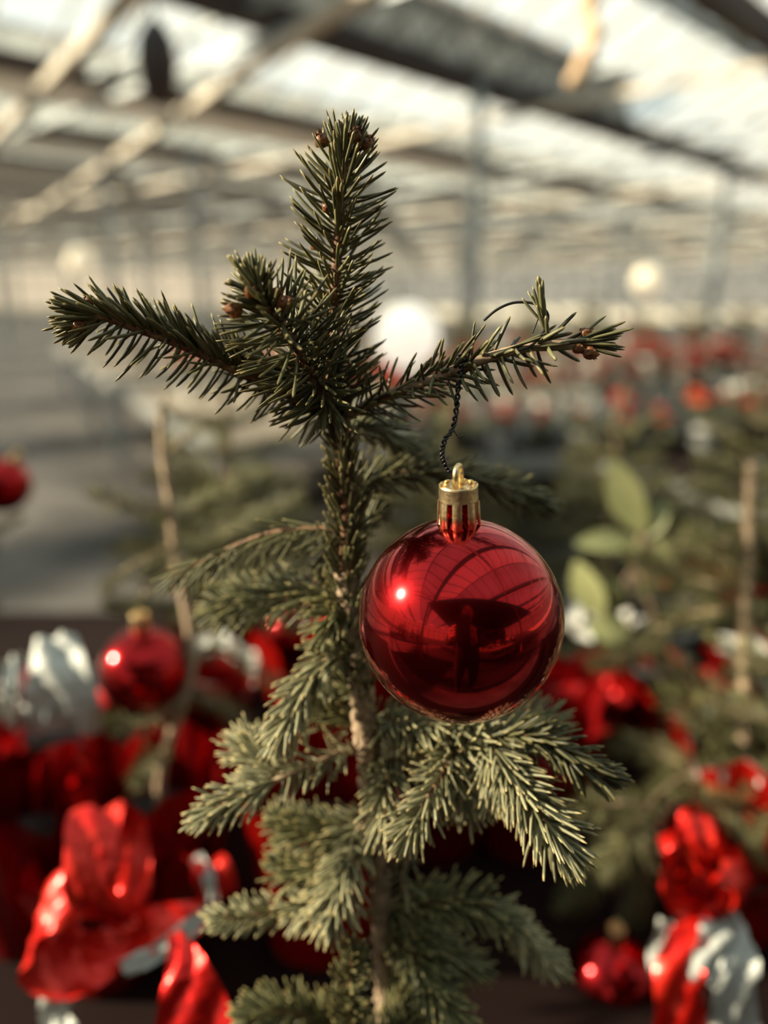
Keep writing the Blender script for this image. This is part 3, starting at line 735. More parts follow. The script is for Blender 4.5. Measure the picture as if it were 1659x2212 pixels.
soft_tree('spruce_tree', PP((350, 872, dl), (352, 980, dl), (368, 1090, dl), (380, 1200, dl), (405, 1330, dl), (415, 1430, dl), (392, 1530, dl), (350, 1650, dl+.01), (344, 1800, dl+.03)), (.0058, .0040), [
    (PP((368, 1100, dl), (320, 1105, dl-.02), (270, 1090, dl-.03), (215, 1070, dl-.03)), .8),
    (PP((375, 1130, dl), (430, 1090, dl+.03), (500, 1060, dl+.05), (560, 1030, dl+.06)), 1.0),
    (PP((378, 1190, dl), (450, 1180, dl+.04), (540, 1130, dl+.08), (640, 1080, dl+.1)), 1.0),
    (PP((378, 1180, dl), (330, 1200, dl-.02), (280, 1225, dl-.03), (240, 1262, dl-.04)), .7),
    (PP((385, 1230, dl), (330, 1260, dl-.03), (300, 1300, dl-.05)), .5),
    (PP((395, 1290, dl), (460, 1270, dl+.03), (540, 1250, dl+.05), (620, 1230, dl+.06)), 1.0),
    (PP((405, 1340, dl), (470, 1350, dl+.03), (560, 1330, dl+.05), (650, 1350, dl+.06)), .9),
    (PP((415, 1420, dl), (470, 1400, dl+.02), (540, 1440, dl+.04), (600, 1480, dl+.05)), .8),
    (PP((405, 1500, dl), (340, 1550, dl-.03), (290, 1570, dl-.04), (250, 1560, dl-.05)), .7),
    (PP((360, 1630, dl), (320, 1650, dl-.03), (300, 1680, dl-.05)), 1.0),
    (PP((400, 1500, dl), (470, 1520, dl+.02), (520, 1560, dl+.04)), .8),
    (PP((352, 1000, dl), (380, 960, dl+.02), (410, 940, dl+.02)), .25),
    (PP((345, 1830, dl+.03), (360, 1880, dl+.02), (330, 1940, dl+.0), (400, 1920, dl)), 1.0)],
    'small blurred pale stemmed spruce at left with a red bauble hanging on it', seed=200)
dr = .78
soft_tree('spruce_tree', PP((1625, 1000, dr), (1618, 1150, dr), (1608, 1330, dr), (1608, 1500, dr), (1606, 1640, dr), (1604, 1760, dr), (1604, 1850, dr)), (.0085, .0058), [
    (PP((1606, 1640, dr), (1500, 1668, dr-.04), (1430, 1710, dr-.06), (1380, 1770, dr-.08), (1318, 1850, dr-.08), (1235, 1950, dr-.03), (1150, 2050, dr)), 1.5),
    (PP((1390, 1770, dr-.04), (1388, 1850, dr-.04), (1378, 1930, dr-.04), (1365, 1990, dr-.04)), 1.5),
    (PP((1405, 1745, dr-.1), (1340, 1735, dr-.1), (1270, 1745, dr-.1)), 1.0),
    (PP((1490, 1672, dr-.05), (1560, 1730, dr-.06), (1620, 1800, dr-.07), (1640, 1840, dr-.07)), 1.1),
    (PP((1500, 1668, dr-.05), (1430, 1630, dr-.02), (1370, 1615, dr), (1330, 1612, dr)), 1.1),
    (PP((1604, 1660, dr), (1550, 1600, dr-.04), (1490, 1540, dr-.07), (1440, 1500, dr-.08)), .8),
    (PP((1606, 1560, dr), (1540, 1520, dr), (1480, 1460, dr), (1440, 1420, dr)), 1.0),
    (PP((1608, 1500, dr), (1650, 1540, dr), (1720, 1560, dr)), 1.0),
    (PP((1604, 1640, dr), (1660, 1650, dr), (1740, 1640, dr)), .2),
    (PP((1610, 1330, dr), (1540, 1320, dr), (1460, 1340, dr+.02), (1380, 1400, dr+.02), (1300, 1430, dr)), 1.1),
    (PP((1612, 1290, dr), (1540, 1260, dr), (1450, 1240, dr+.02), (1370, 1200, dr+.02)), 1.1),
    (PP((1612, 1260, dr), (1560, 1200, dr), (1500, 1150, dr+.02)), 1.1),
    (PP((1615, 1200, dr), (1560, 1170, dr), (1470, 1180, dr+.05), (1400, 1260, dr+.05)), 1.0),
    (PP((1618, 1120, dr), (1660, 1100, dr), (1700, 1120, dr)), 1.0)],
    'open branched blurred spruce at the right edge with a thick pale trunk', seed=300, L=.022)

# general little spruces further back, from a seed
def auto_spruce(name, loc, H, seed, label, wrap='foil_dark', mt='needle_c', group=None, rz=0, potless=False):
    rng = random.Random(seed); root = empty(name, loc, rz, label, 'tree', group)
    base = Vector((0, 0, .09))
    tp = [Vector((rng.uniform(-.01, .01), rng.uniform(-.01, .01), .09+H*i/6)) for i in range(7)]; tp[0] = base
    shoot(root, tp, (.006, .0022), dens=500, L=.014, mt=mt, stem='bark_pale', ridges=False, fine=False, seed=seed, name='trunk', ang=35, t0=.6, world=False)
    nw = 7
    for j in range(nw):
        z = .09+H*(.14+.78*j/nw); reach = (.17-.017*j)*(H/.36)
        nb = 5 if j < 5 else 3
        for k in range(nb):
            a = 2*PI*(k+rng.random()*.5)/nb+j*1.1; d = Vector((math.cos(a), math.sin(a), 0)); r = reach*rng.uniform(.75, 1.15); rise = rng.uniform(.05, .35)
            p0 = Vector((0, 0, z)); p1 = p0+d*r*.5+Vector((0, 0, r*rise*.4)); p2 = p0+d*r+Vector((0, 0, r*rise))
            shoot(root, [p0, p1, p2], (.0022, .0010), dens=1250, L=.017, mt=mt, stem='bark_pale', ridges=False, fine=False, seed=seed*31+j*7+k, ang=52, curve=.3, tuft=12, wid=.0021, world=False)
            if j < 5:
                for s_ in (-1, 1):
                    sdv = d.cross(Vector((0, 0, 1)))*s_; q0 = p0.lerp(p1, .9); q1 = q0+(d*.75+sdv*.7).normalized()*r*.45+Vector((0, 0, r*rise*.3))
                    sh = shoot(root, [q0, q0.lerp(q1, .5), q1], (.0015, .0008), dens=1250, L=.016, mt=mt, stem='bark_pale', ridges=False, fine=False, seed=seed*77+j*9+k+s_, ang=52, curve=.3, tuft=10, wid=.0021, world=False, name='side_shoot')
    pot_parts(root, r=.05, h=.10, wrap=wrap, seed=seed)
    return root
def at(px, d, z=BZ):
    """bench point in pixel column px at horizontal distance d"""
    return Vector(((px-829.5)/F*(d*math.cos(PITCH)+(CAMZ-z)*math.sin(PITCH)), d, z))
protoA = auto_spruce('spruce_tree', at(1300, 1.20), .36, 21, 'bushy blurred spruce behind the right side of the big bauble', wrap=None)
protoB = auto_spruce('spruce_tree', at(510, 1.08), .40, 22, 'bushy blurred spruce behind the left branches of the focused tree')
def again(p, name_loc, rz, label, s=1.0, group=None):
    c = copy_tree(p); c.location = name_loc; c.rotation_euler = (0, 0, rz); c.scale = (s, s, s); c['label'] = label
    return c
again(protoA, at(960, 1.22), 1.3, 'blurred spruce right behind the top of the big bauble', 1.0)
again(protoB, at(1570, 1.22), 2.1, 'dim spruce in the back row of the black bench, beside the leafy plant', .95)
again(protoA, at(-230, 1.0), 0.6, 'dark spruce cut by the left edge, dim branches reaching in', 1.12)
again(protoB, at(1750, .62), 4.0, 'spruce just past the right edge of the picture', .8)
pg = PR*1.0
for i, (a, b, s, k) in enumerate(((.5, .4, 1.3, 0), (1.5, .6, 1.5, 1), (2.5, .35, 1.3, 0), (3.4, .6, 1.6, 1))):
    again((protoA, protoB)[k], Vector((1.2, 2.05, BZ))+PR*a+PD*b, i*1.3, ['large spruce at the near end of the dark bench on the right', 'tallest spruce on the dark right bench', 'third large spruce along the dark right bench', 'spruce at the far end of the dark right bench'][i], s)

# baubles further back
b_l = bauble(P(312, 1447, .695), 'red bauble with a gold cap hanging on the blurred spruce at left', .4)
b_r = bauble(P(1322, 2112, .69), 'red bauble with a gold cap hanging low at the bottom right', .9)
b_e = bauble(P(5, 1048, 1.10), 'red bauble cut by the left edge of the picture', 0, (0, .55))
b_s = bauble(P(636, 1362, .92), 'small dark red bauble glinting just left of the trunk', .2)
def hanger(b, up, label):
    t = Vector(b.location)+b.rotation_euler.to_matrix() @ Vector((0, 0, BM[4]-.001))
    o = MB().tube(smooth_path([t-Vector((0, 0, .002)), t+Vector((.001, 0, .012)), Vector(up)], 6), .0006, 5).build('hanging_wire', M['wire']); tag(o, label, 'wire')
hanger(b_l, P(300, 1300, .645), 'short wire of the bauble on the left spruce')
hanger(b_r, P(1325, 1860, .72), 'short wire of the bauble at the bottom right')
hanger(b_e, P(20, 930, 1.10), 'short wire of the bauble at the left edge')
hanger(b_s, P(640, 1270, .92), 'short wire of the small dark bauble left of the trunk')

# ------------------------------------------------------------------ foil wraps, bows, flowers
def sheet(pts_rows, mats, name, parent, thick=.0008):
    """a ribbon or foil sheet through rows of points, red outside and silver inside"""
    n = len(pts_rows); m = len(pts_rows[0]); V = [Vector(p) for r in pts_rows for p in r]; mb = MB()
    fs = [(i*m+j, i*m+j+1, (i+1)*m+j+1, (i+1)*m+j) for i in range(n-1) for j in range(m-1)]
    N = [Vector((0, 0, 0)) for _ in V]
    for f in fs:
        nn = (V[f[1]]-V[f[0]]).cross(V[f[3]]-V[f[0]])
        for k in f: N[k] += nn
    N = [q.normalized() if q.length > 0 else Vector((0, 0, 1)) for q in N]
    mb.add(V, fs, 0); mb.add([v-q*thick for v, q in zip(V, N)], [tuple(reversed(f)) for f in fs], 1)
    for e in (0, m-1):
        k = 2*len(V) if False else None
    return mb.build(name, mats, parent)
def ribbon(parent, center, width, side, name, mats, crumple=.004, seed=0, taper=None, off=None):
    """ribbon along a centre line; side = width direction"""
    rng = random.Random(seed); path = smooth_path([Vector(c) for c in center], 9); rows = []
    side = Vector(side).normalized(); K = len(path)
    for i, p in enumerate(path):
        p = Vector(p); T = (Vector(path[min(i+1, K-1)])-Vector(path[max(i-1, 0)])).normalized(); s = (side-T*side.dot(T)).normalized(); nn = T.cross(s)
        wv = width*(taper(i/(K-1)) if taper else 1)
        rows.append([p+s*wv*(j/6-.5)+nn*(crumple*math.sin(j*1.7+i*.5+seed)+rng.uniform(-1, 1)*crumple*.4)-off for j in range(7)])
    return sheet(rows, mats, name, parent)
rs = [M['ribbon'], M['ribbon']]; sr = [M['foil_silver'], M['foil_silver']]; dk = [M['foil_dark'], M['foil_silver']]
db = .565
bow = empty('ribbon_bow', P(275, 2000, db), label='big glossy red bow with silver backed loops at the lower left', cat='bow'); bo = Vector(bow.location)
pinch = lambda t: .35+.75*math.sin(PI*min(1, max(0, t)))
ribbon(bow, PP((285, 1995, db), (190, 1940, db-.03), (195, 1830, db-.02), (215, 1745, db), (262, 1790, db+.02), (290, 1900, db+.01), (285, 1985, db)), .035, CR+CF*.3, 'loop', rs, .003, 1, pinch, bo)
ribbon(bow, PP((280, 1990, db), (190, 1930, db-.02), (100, 1960, db-.02), (90, 2040, db-.01), (160, 2085, db-.01), (240, 2050, db-.01), (282, 2000, db)), .045, CU+CF*.8, 'loop', rs, .003, 2, pinch, bo)
ribbon(bow, PP((280, 2030, db), (340, 2005, db-.01), (400, 1990, db-.01), (440, 1970, db)), .038, CU+CF*.6, 'loop', rs, .003, 3, lambda t: 1.0-.5*t, bo)
ribbon(bow, PP((265, 2092, db-.02), (330, 2062, db-.02), (400, 2010, db-.02), (450, 1965, db-.01)), .013, CU, 'silver_fold', sr, .001, 4, None, bo)
ribbon(bow, PP((180, 2090, db), (130, 2130, db), (120, 2190, db+.01), (140, 2240, db)), .022, CR+CU*.4, 'tail', sr, .003, 5, None, bo)
ribbon(bow, PP((380, 2015, db-.06), (400, 2090, db-.08), (415, 2180, db-.09), (430, 2300, db-.1)), .044, CR, 'tail', [M['foil_red'], M['foil_red']], .0022, 6, lambda t: .18+1.25*t, bo)
ribbon(bow, PP((415, 1850, db+.05), (455, 1880, db+.04), (478, 1940, db+.04)), .03, CR-CU*.4, 'loop', rs, .003, 7, None, bo)
ribbon(bow, PP((425, 1850, db+.045), (447, 1890, db+.035), (462, 1945, db+.035)), .009, CR, 'silver_fold', sr, .001, 8, None, bo)
MB().sphere(P(282, 1998, db)-bo, .010, 12, 8, (1, 1, .8)).build('knot', M['ribbon'], bow)

def foil_pot(name, loc, r, h, label, wrap='foil_dark', seed=0, tilt=0, plant=None, group=None):
    root = empty(name, loc, seed*1.3, label, 'potted plant', group)
    pot_parts(root, r=r, h=h, wrap=wrap, seed=seed)
    return root
# big dark wrap with a crumpled silver flare at the left
fp = foil_pot('wrapped_pot', at(60, .75), .075, .085, 'dark red foil wrapped pot at left, its crumpled silver collar catching light', 'foil_dark', 1)
rngf = random.Random(5)
for i, (x0, y0, x1, y1, wd) in enumerate(((130, 1580, 120, 1372, .062), (175, 1575, 165, 1430, .040), (60, 1575, 85, 1500, .03), (10, 1560, 32, 1420, .020))):
    d0 = .70+rngf.uniform(-.02, .02); l = Vector(fp.location); Rm = Matrix.Rotation(-fp.rotation_euler.z, 4, 'Z')
    pts_ = [Rm @ (P(x0, y0, d0)-l), Rm @ (P((x0+x1)/2, (y0+y1)/2, d0-.015)-l), Rm @ (P(x1, y1, d0+.01)-l)]
    ribbon(fp, pts_, wd, Rm @ (CR*.8+SUN*-.5), 'silver_flap', [M['foil_silver'], M['foil_silver']], .006, 20+i, lambda t: 1.0-.45*t*t, Vector((0, 0, 0)))
for i, (px, d, r, h, wr, lab) in enumerate((
    (690, .60, .050, .10, 'foil_red', 'bright red foil wrapped pot behind the foot of the focused spruce'),
    (1560, .62, .050, .055, 'foil_red', 'bright red foil wrapped pot at the lower right with silver folds'),
    (715, .80, .055, .13, 'foil_red', 'red foil pot showing between the middle branches of the focused spruce'),
    (480, 1.10, .05, .06, 'foil_dark', 'small dark red foil pot in the back row behind the left bauble'),
    (640, 1.22, .05, .06, 'foil_dark', 'dark red foil pot in the back row under the small bauble'),
    (1240, .92, .048, .06, 'foil_red', 'sunlit red foil pot just right below the big bauble'),
    (1425, .92, .045, .06, 'foil_red', 'red foil pot in front of the dim back row spruce'),
    (1130, .74, .06, .09, 'foil_dark', 'dark red foil pot in shade below the cluster of needles'),
    (930, .74, .06, .09, 'foil_dark', 'dark red foil pot in deep shade right of the lower trunk'),
    (445, .82, .05, .10, 'foil_dark', 'dark red foil pot with a silver rim behind the bow'),
    (1650, .96, .055, .06, 'foil_red', 'red foil pot by the right edge behind the pale trunk'),
    (235, .56, .04, .07, 'foil_dark', 'dark red foil pot under the big bow'),
    (70, .605, .045, .09, 'foil_dark', 'dark red foil pot in shade left of the big bow'),
    (-70, .64, .05, .09, 'foil_dark', 'dark red foil pot cut by the left edge, in shade'))):
    foil_pot('wrapped_pot', at(px, d), r, h, lab, wr, (3 if 'silver' in lab else 3*i+1))
# red and silver bow at the lower right
dr2 = .60
bw = empty('ribbon_bow', P(1525, 1960, dr2), label='upright red bow with hanging silver tails at the lower right', cat='bow'); bo = Vector(bw.location)
ribbon(bw, PP((1520, 1960, dr2), (1450, 1930, dr2-.02), (1462, 1850, dr2-.02), (1500, 1870, dr2), (1525, 1950, dr2)), .034, CF+CR*.8, 'loop', rs, .003, 31, pinch, bo)
ribbon(bw, PP((1500, 1890, dr2), (1500, 1830, dr2-.01), (1510, 1760, dr2)), .028, CR, 'loop', rs, .003, 32, None, bo)
ribbon(bw, PP((1530, 1960, dr2), (1560, 1880, dr2-.02), (1600, 1930, dr2-.02), (1560, 1975, dr2)), .034, CF+CR*.8, 'loop', rs, .003, 33, pinch, bo)
ribbon(bw, PP((1530, 1970, dr2), (1485, 2030, dr2-.02), (1468, 2110, dr2-.03), (1470, 2240, dr2-.03)), .036, CR+CU*.3, 'tail', [M['ribbon'], M['ribbon']], .004, 34, lambda t: .5+.7*t, bo)
ribbon(bw, PP((1560, 1980, dr2), (1592, 2040, dr2-.02), (1588, 2120, dr2-.03), (1580, 2230, dr2-.02)), .032, CR, 'tail', sr, .005, 35, lambda t: .7+.5*t, bo)
ribbon(bw, PP((1550, 2000, dr2-.02), (1530, 2060, dr2-.03), (1520, 2120, dr2-.03)), .022, CR, 'tail', sr, .004, 36, None, bo)
ribbon(bw, PP((1445, 1990, dr2+.02), (1425, 2050, dr2+.02), (1425, 2110, dr2+.02)), .016, CR, 'silver_fold', sr, .003, 37, None, bo)
MB().sphere(P(1530, 1965, dr2)-bo, .010, 12, 8, (1, 1, .8)).build('knot', M['ribbon'], bw)

def leaf_mesh(name, L, W_, mt, curl=.15, n=6):
    rows = []; mb = MB()
    for i in range(n+1):
        t = i/n; wv = W_*math.sin(PI*min(1, t*.92+.04))**.8/2
        rows.append([(-wv, L*t, -curl*L*t*t+wv*.25), (0, L*t, -curl*L*t*t), (wv, L*t, -curl*L*t*t+wv*.25)])
    vs = [p for r in rows for p in r]
    fs = [(i*3+j, i*3+j+1, i*3+j+4, i*3+j+3) for i in range(n) for j in range(2)]
    mb.add(vs, fs); k = len(vs)
    mb.add([(x, y, z-.0006) for x, y, z in vs], [tuple(reversed(f)) for f in fs])
    return mb.mesh(name, M[mt])
LM = {k: leaf_mesh(n, .065, .034, m) for k, n, m in (('red', 'bract', 'red_petal'), ('white', 'petal', 'white_petal'), ('orange', 'bract', 'orange_petal'), ('leaf', 'leaf', 'leaf'), ('dleaf', 'leaf', 'leaf_dark'))}
def flower_plant(loc, kind, label, seed, pot='white_pot', s=1.0, heads=3, group=None):
    rng = random.Random(seed); root = empty('poinsettia' if kind == 'red' else 'flowering_plant', loc, 0, label, 'potted plant', group)
    pot_parts(root, mt=pot, r=.055, h=.09)
    mb = MB(); hs = []
    for h in range(heads):
        a = h*2*PI/max(1, heads)+rng.random(); hp = Vector((math.cos(a)*.05*(heads > 1), math.sin(a)*.05*(heads > 1), rng.uniform(.17, .23))); hs.append(hp)
        mb.tube([Vector((0, 0, .08)), hp*.55+Vector((0, 0, .04)), hp], .003, 6)
    mb.build('stem', M['leaf_dark'], root)
    for hp in hs:
        for k in range(9):
            a = k*2.4+rng.random()*.3; put({'red': 'bract', 'orange': 'bract'}.get(kind, 'petal'), LM[kind], root, hp, (rng.uniform(.1, .7) if k < 6 else 1.0, rng.uniform(-.2, .2), a), (1, 1, 1) if k < 6 else (.7, .7, .7))
    for k in range(9):
        a = k*2.4; put('leaf', LM['leaf' if k % 2 else 'dleaf'], root, (0, 0, .10+.008*k), (rng.uniform(0, .5), 0, a), (1.4, 1.5, 1.4))
    root.scale = (s, s, s)
    return root
# leafy plants on the right
def leafy(loc, label, leaves, mt='leaf'):
    root = empty('leafy_plant', loc, 0, label, 'potted plant')
    pot_parts(root, r=.05, h=.10)
    l = Vector(loc); mb = MB()
    topc = sum((a for a, b, w_ in leaves), Vector((0, 0, 0)))/len(leaves)
    mb.tube([Vector((0, 0, .08)), (topc-l)*.5+Vector((.01, 0, .05)), topc-l], .004, 6)
    for a, b, w_ in leaves: mb.tube([topc-l, a-l], .002, 5)
    mb.build('stem', M['bark_pale'], root)
    for i, (a, b, w_) in enumerate(leaves):
        d = b-a; Lr = d.length; y = d.normalized(); z = (-CF*.6+SUN*.8); z = (z-y*z.dot(y)).normalized(); x = y.cross(z)
        R = Matrix((x, y, z)).transposed().to_4x4()
        o = put('leaf', LM['leaf'] if mt == 'leaf' else LM['dleaf'], root); o.location = a-l; o.rotation_euler = R.to_euler(); o.scale = (w_/.034, Lr/.065, 1)
    return root
dq = .90
lf = lambda x0, y0, x1, y1, w_, d=dq: (P(x0, y0, d), P(x1, y1, d-.01), w_)
leafy(at(1400, .98), 'leafy plant with long pointed pale green leaves right of the big bauble', [
    lf(1385, 1150, 1318, 1000, .045), lf(1400, 1160, 1428, 1085, .034), lf(1370, 1170, 1250, 1168, .030), lf(1380, 1170, 1330, 1190, .030), lf(1410, 1165, 1465, 1215, .030),
    lf(1420, 1170, 1440, 1250, .03), lf(1390, 1150, 1370, 1060, .03), lf(1300, 1330, 1240, 1220, .04), lf(1360, 1360, 1280, 1350, .04), lf(1340, 1320, 1300, 1250, .03)])

LANT = MB().lathe([(.0001, 0), (.09, 0), (.10, .03), (.09, .05), (.085, .24), (.10, .26), (.05, .32), (.02, .34), (.0001, .35)], 12).mesh('lantern', M['red_petal'])
# rows of flowering plants on the far benches
c0 = Vector((-.68, 3.1, BZ)); n_f = 0
protos = [flower_plant(c0+PR*.95+PD*.25, 'red', '', 41, 'white_pot', 1.0, 3), flower_plant(c0+PR*1.3+PD*.25, 'red', '', 42, 'black_pot', .9, 1),
          flower_plant(c0+PR*2.3+PD*.2, 'white', '', 43, 'white_pot', .9, 3), flower_plant(c0+PR*2.7+PD*.2, 'orange', '', 44, 'white_pot', .9, 2)]
gl_ = {0: ('many headed red poinsettia in a white pot among the rows on the far benches', 'many headed red poinsettias in rows on the far benches'),
       1: ('single headed red poinsettia in a black pot among the rows on the far benches', 'single headed red poinsettias in rows on the far benches'),
       2: ('white flowering plant among the red rows on the far benches', 'white flowering plants among the rows on the far benches'),
       3: ('orange flowering plant among the red rows on the far benches', 'orange flowering plants among the rows on the far benches')}
for i, p in enumerate(protos): p['label'], p['group'] = gl_[i]
rng = random.Random(12)
MAP = {}
for c in bpy.data.objects:
    if c.parent: MAP.setdefault(c.parent.name, []).append(c)
def quick_copy(p, loc, rz, s):
    r = p.copy(); COL.objects.link(r); r.location = loc; r.rotation_euler = (0, 0, rz); r.scale = (s, s, s)
    for ch in MAP.get(p.name, []):
        q = ch.copy(); COL.objects.link(q); q.parent = r
    return r
for row in range(8):
    for col in range(16):
        a = .25+col*.42+rng.uniform(-.05, .05)+(.2 if row % 2 else 0); b = .65+row*.42+(0 if row < 7 else .7)
        if row < 2: a = .45+col*.24+row*.1; b = .14+row*.28
        k = rng.choices([0, 1, 2, 3, -1], [6, 5, 1.3, 1.5, 0 if row < 3 else 5])[0]
        if k < 0 or n_f > 100 or row in (5, 6): continue
        quick_copy(protos[k], c0+PR*a+PD*b, rng.uniform(0, 6), rng.uniform(.85, 1.3)); n_f += 1
for i, (px, d, k, s, lab) in enumerate(((1700, 1.28, 2, 1.3, 'white flowering plant at the right edge above the pale trunk'),
                                      (1270, 1.02, 2, .62, 'small cream flower below and right of the big bauble'),
                                      (1680, .72, 2, .9, 'white flowering plant cut by the right edge, low down'),
                                      (1440, 1.16, 3, .8, 'orange flowering plant behind the right spruce branches'),
                                      (1560, 1.14, 1, .8, 'single red flower head behind the pale right trunk'))):
    o = quick_copy(protos[k], at(px, d), i, s); o['label'] = lab
    if 'group' in o: del o['group']
# short front bench, closer to the lens, packed with small red heads
bench('flower_bench', Vector((.02, 2.95, 0)), X, 2.9, Y, .44, M['black_bench'], M['kerb'], 'narrow front bench packed with low red plants, beyond the big bauble')
for i in range(24):
    row, c_ = i % 2, i//2
    k = (1, 1, 0, 1, 2, 1, 1, 3, 1, 0, 1, 1)[c_] if row == 0 else (0, 1, 1, 1, 1, 0, 1, 1, 2, 1, 3, 1)[c_]
    o = quick_copy(protos[k], Vector((.14+.165*c_+.05*row, 3.06+.2*row, BZ)), i*1.1, .68+.06*(i % 3)+(.25 if c_ > 6 else 0))
    nm = {0: 'many headed red', 1: 'single headed red', 2: 'white flowering', 3: 'orange flowering'}[k]
    o['label'] = 'low '+nm+' plant packed on the narrow front bench'; o['group'] = nm+' plants on the front bench'
again(protoA, Vector((2.25, 3.15, BZ)), 1.0, 'spruce standing at the right end of the narrow front bench', 1.15)
again(protoB, Vector((2.68, 3.12, BZ)), 2.0, 'taller spruce at the far right end of the narrow front bench', 1.25)
# deep green conifers on the far bench
for i in range(9):
    c = again((protoA, protoB)[i % 2], c0+PR*(.9+.75*i)+PD*3.1, i*.9, 'spruce standing among the red flower rows on the far benches', 1.2+.1*(i % 3)); c['group'] = 'spruces among the far flower rows'
# flowers added behind the photographer to put red into the bauble's reflection
for i in range(3):
    for j in range(7):
        o = quick_copy(protos[j % 2 if j != 4 else 2], Vector((.7+i*.2+j*.5, -2.2-i*1.5, BZ)), j, 1.4)
        o['label'] = 'flowering plant on the benches behind the photographer, mirrored in the bauble'; o['group'] = 'plants behind the photographer'

# unseen shelf wall added to give the bauble a dark, red striped reflection
root = empty('shelf_unit', (3.2, -8.7, 0), 0, 'dark wooden shelf wall behind the photographer, mirrored in the bauble', 'shelf')
for i in range(12): MB().box((-4.6+.82*i, -.2, 1.7), .80, .04, 3.4).build('back_panel', M['shelf_back'], root)
for i in range(6): MB().box((-.05, .0, .35+.55*i), 9.9, .40, .035).build('shelf_board', M['shelf_wood'], root)
for i in range(7): MB().box((-5+1.65*i, .0, 1.7), .05, .40, 3.4).build('upright', M['shelf_wood'], root)
for r_ in range(5):
    for c_ in range(18):
        if (r_*7+c_*3) % 5 == 0: continue
        o = put('lantern', LANT, None, (3.2-4.7+.55*c_, -8.7, .37+.55*r_), (0, 0, c_)); tag(o, 'small red lantern on the shelf wall behind the photographer, mirrored in the bauble', 'lantern', 'red lanterns on the shelf wall')

# opaque canopy added out of view to cut ambient light and darken the bauble
cn = empty('canopy', (3.4, -4.9, 0), 0, 'dark flat canopy over the stand behind the photographer, mirrored in the bauble', 'canopy')
for i in range(12): MB().box((-5.0+.9*i, 0, 2.95), .89, 6.8, .05).build('roof_board', M['shelf_back'], cn)
for x_ in (-5.3, 0, 5.3):
    for y_ in (-3.3, 3.3): MB().beam((x_, y_, 0), (x_, y_, 2.92), .09, .09).build('post', M['shelf_wood'], cn)

# ------------------------------------------------------------------ lamps and hanging things
gp = P(878, 727, 3.4)
def globe_lamp(loc, r, label, mt='globe', pole=None, cord=None, group=None):
    o = empty('globe_lamp', loc, 0, label, 'lamp', group)
    MB().sphere((0, 0, 0), r, 32, 20).build('globe', M[mt], o)
    if pole is not None:
        MB().tube([(0, 0, -r+.004), (0, 0, pole-loc[2])], .012, 10).lathe([(.0001, pole-loc[2]+.012), (.07, pole-loc[2]+.010), (.07, pole-loc[2])], 20).build('stand', M['steel'], o)
    if cord is not None:
        MB().tube([(0, 0, r-.004), (0, 0, cord-loc[2])], .006, 6).lathe([(.0001, r+.05), (.03, r+.045), (.035, r-.005)], 16).build('cord', M['steel'], o)
globe_lamp(gp, .145, 'large round white lamp glowing just right of the spruce tip', 'globe', pole=BZ)
globe_lamp(P(175, 566, 9.0), .16, 'small cream round lamp hanging far away above the left branch', 'globe_far', cord=HG-.4)
globe_lamp(P(1400, 610, 9.0), .18, 'small cream round lamp hanging far away at the right', 'globe_far', cord=HG-.4)
# knotted rope
hp = P(1270, 175, 2.6); mb = MB()
z_top = HG-.2
rp_ = [P(1242, 182, 2.6), P(1252, 150, 2.6), P(1275, 110, 2.6), P(1280, 60, 2.6), P(1272, 0, 2.6)]; last = rp_[-1]
rp_ += [last+Vector((.0, 0, .3)), Vector((last.x, last.y, HG-.1))]
pth = smooth_path(rp_, 12)
rad = [.021+.012*max(0, math.sin(i*.42)) if i < 60 else .018 for i in range(len(pth))]
for s_ in (0, 2.1, 4.2):
    q = [Vector(p)+Vector((math.cos(i*.55+s_), math.sin(i*.55+s_), 0))*rad[i]*.55 for i, p in enumerate(pth)]
    mb.tube(q, [r*.62 for r in rad], 7)
rope = mb.build('hanging_rope', M['rope']); tag(rope, 'thick knotted tan rope hanging in front of the roof at top right', 'rope')
# dark fixture
fx = P(340, 135, 4.6); o = empty('hanging_fixture', fx, 0, 'dark elongated fixture hanging from the roof at top left', 'lamp')
MB().lathe([(.0001, -.24), (.06, -.235), (.105, -.15), (.125, 0), (.110, .12), (.07, .19), (.03, .23), (.0001, .235)], 24).build('housing', M['dark_metal'], o)
MB().tube([(0, 0, .22), (-.03, 0, .5), (-.02, 0, HG-.1-fx.z)], .012, 8).build('cable', M['dark_metal'], o)

mt_ = MB().box((3.0, -4.2, .006), 12.5, 7.6, .012).build('floor_mat', M['mat']); tag(mt_, 'wide dark rubber mat under the photographer, mirrored in the bauble', 'mat')  # mat added out of view, darkens the floor mirrored in the bauble
bench('display_bench', Vector((-4.2, -2.6, 0)), X, 2.0, Y, 2.6, M['black_bench'], M['black_bench'], 'low black bench of spruces left of the photographer, mirrored in the bauble')  # bench and its spruces added out of view as a dark reflection
for i in range(4):
    o = again((protoA, protoB)[i % 2], Vector((-3.6+.8*(i % 2), -2.1+1.2*(i//2), BZ)), i, 'spruce on the black bench left of the photographer, mirrored in the bauble', 1.7); o['group'] = 'spruces left of the photographer'

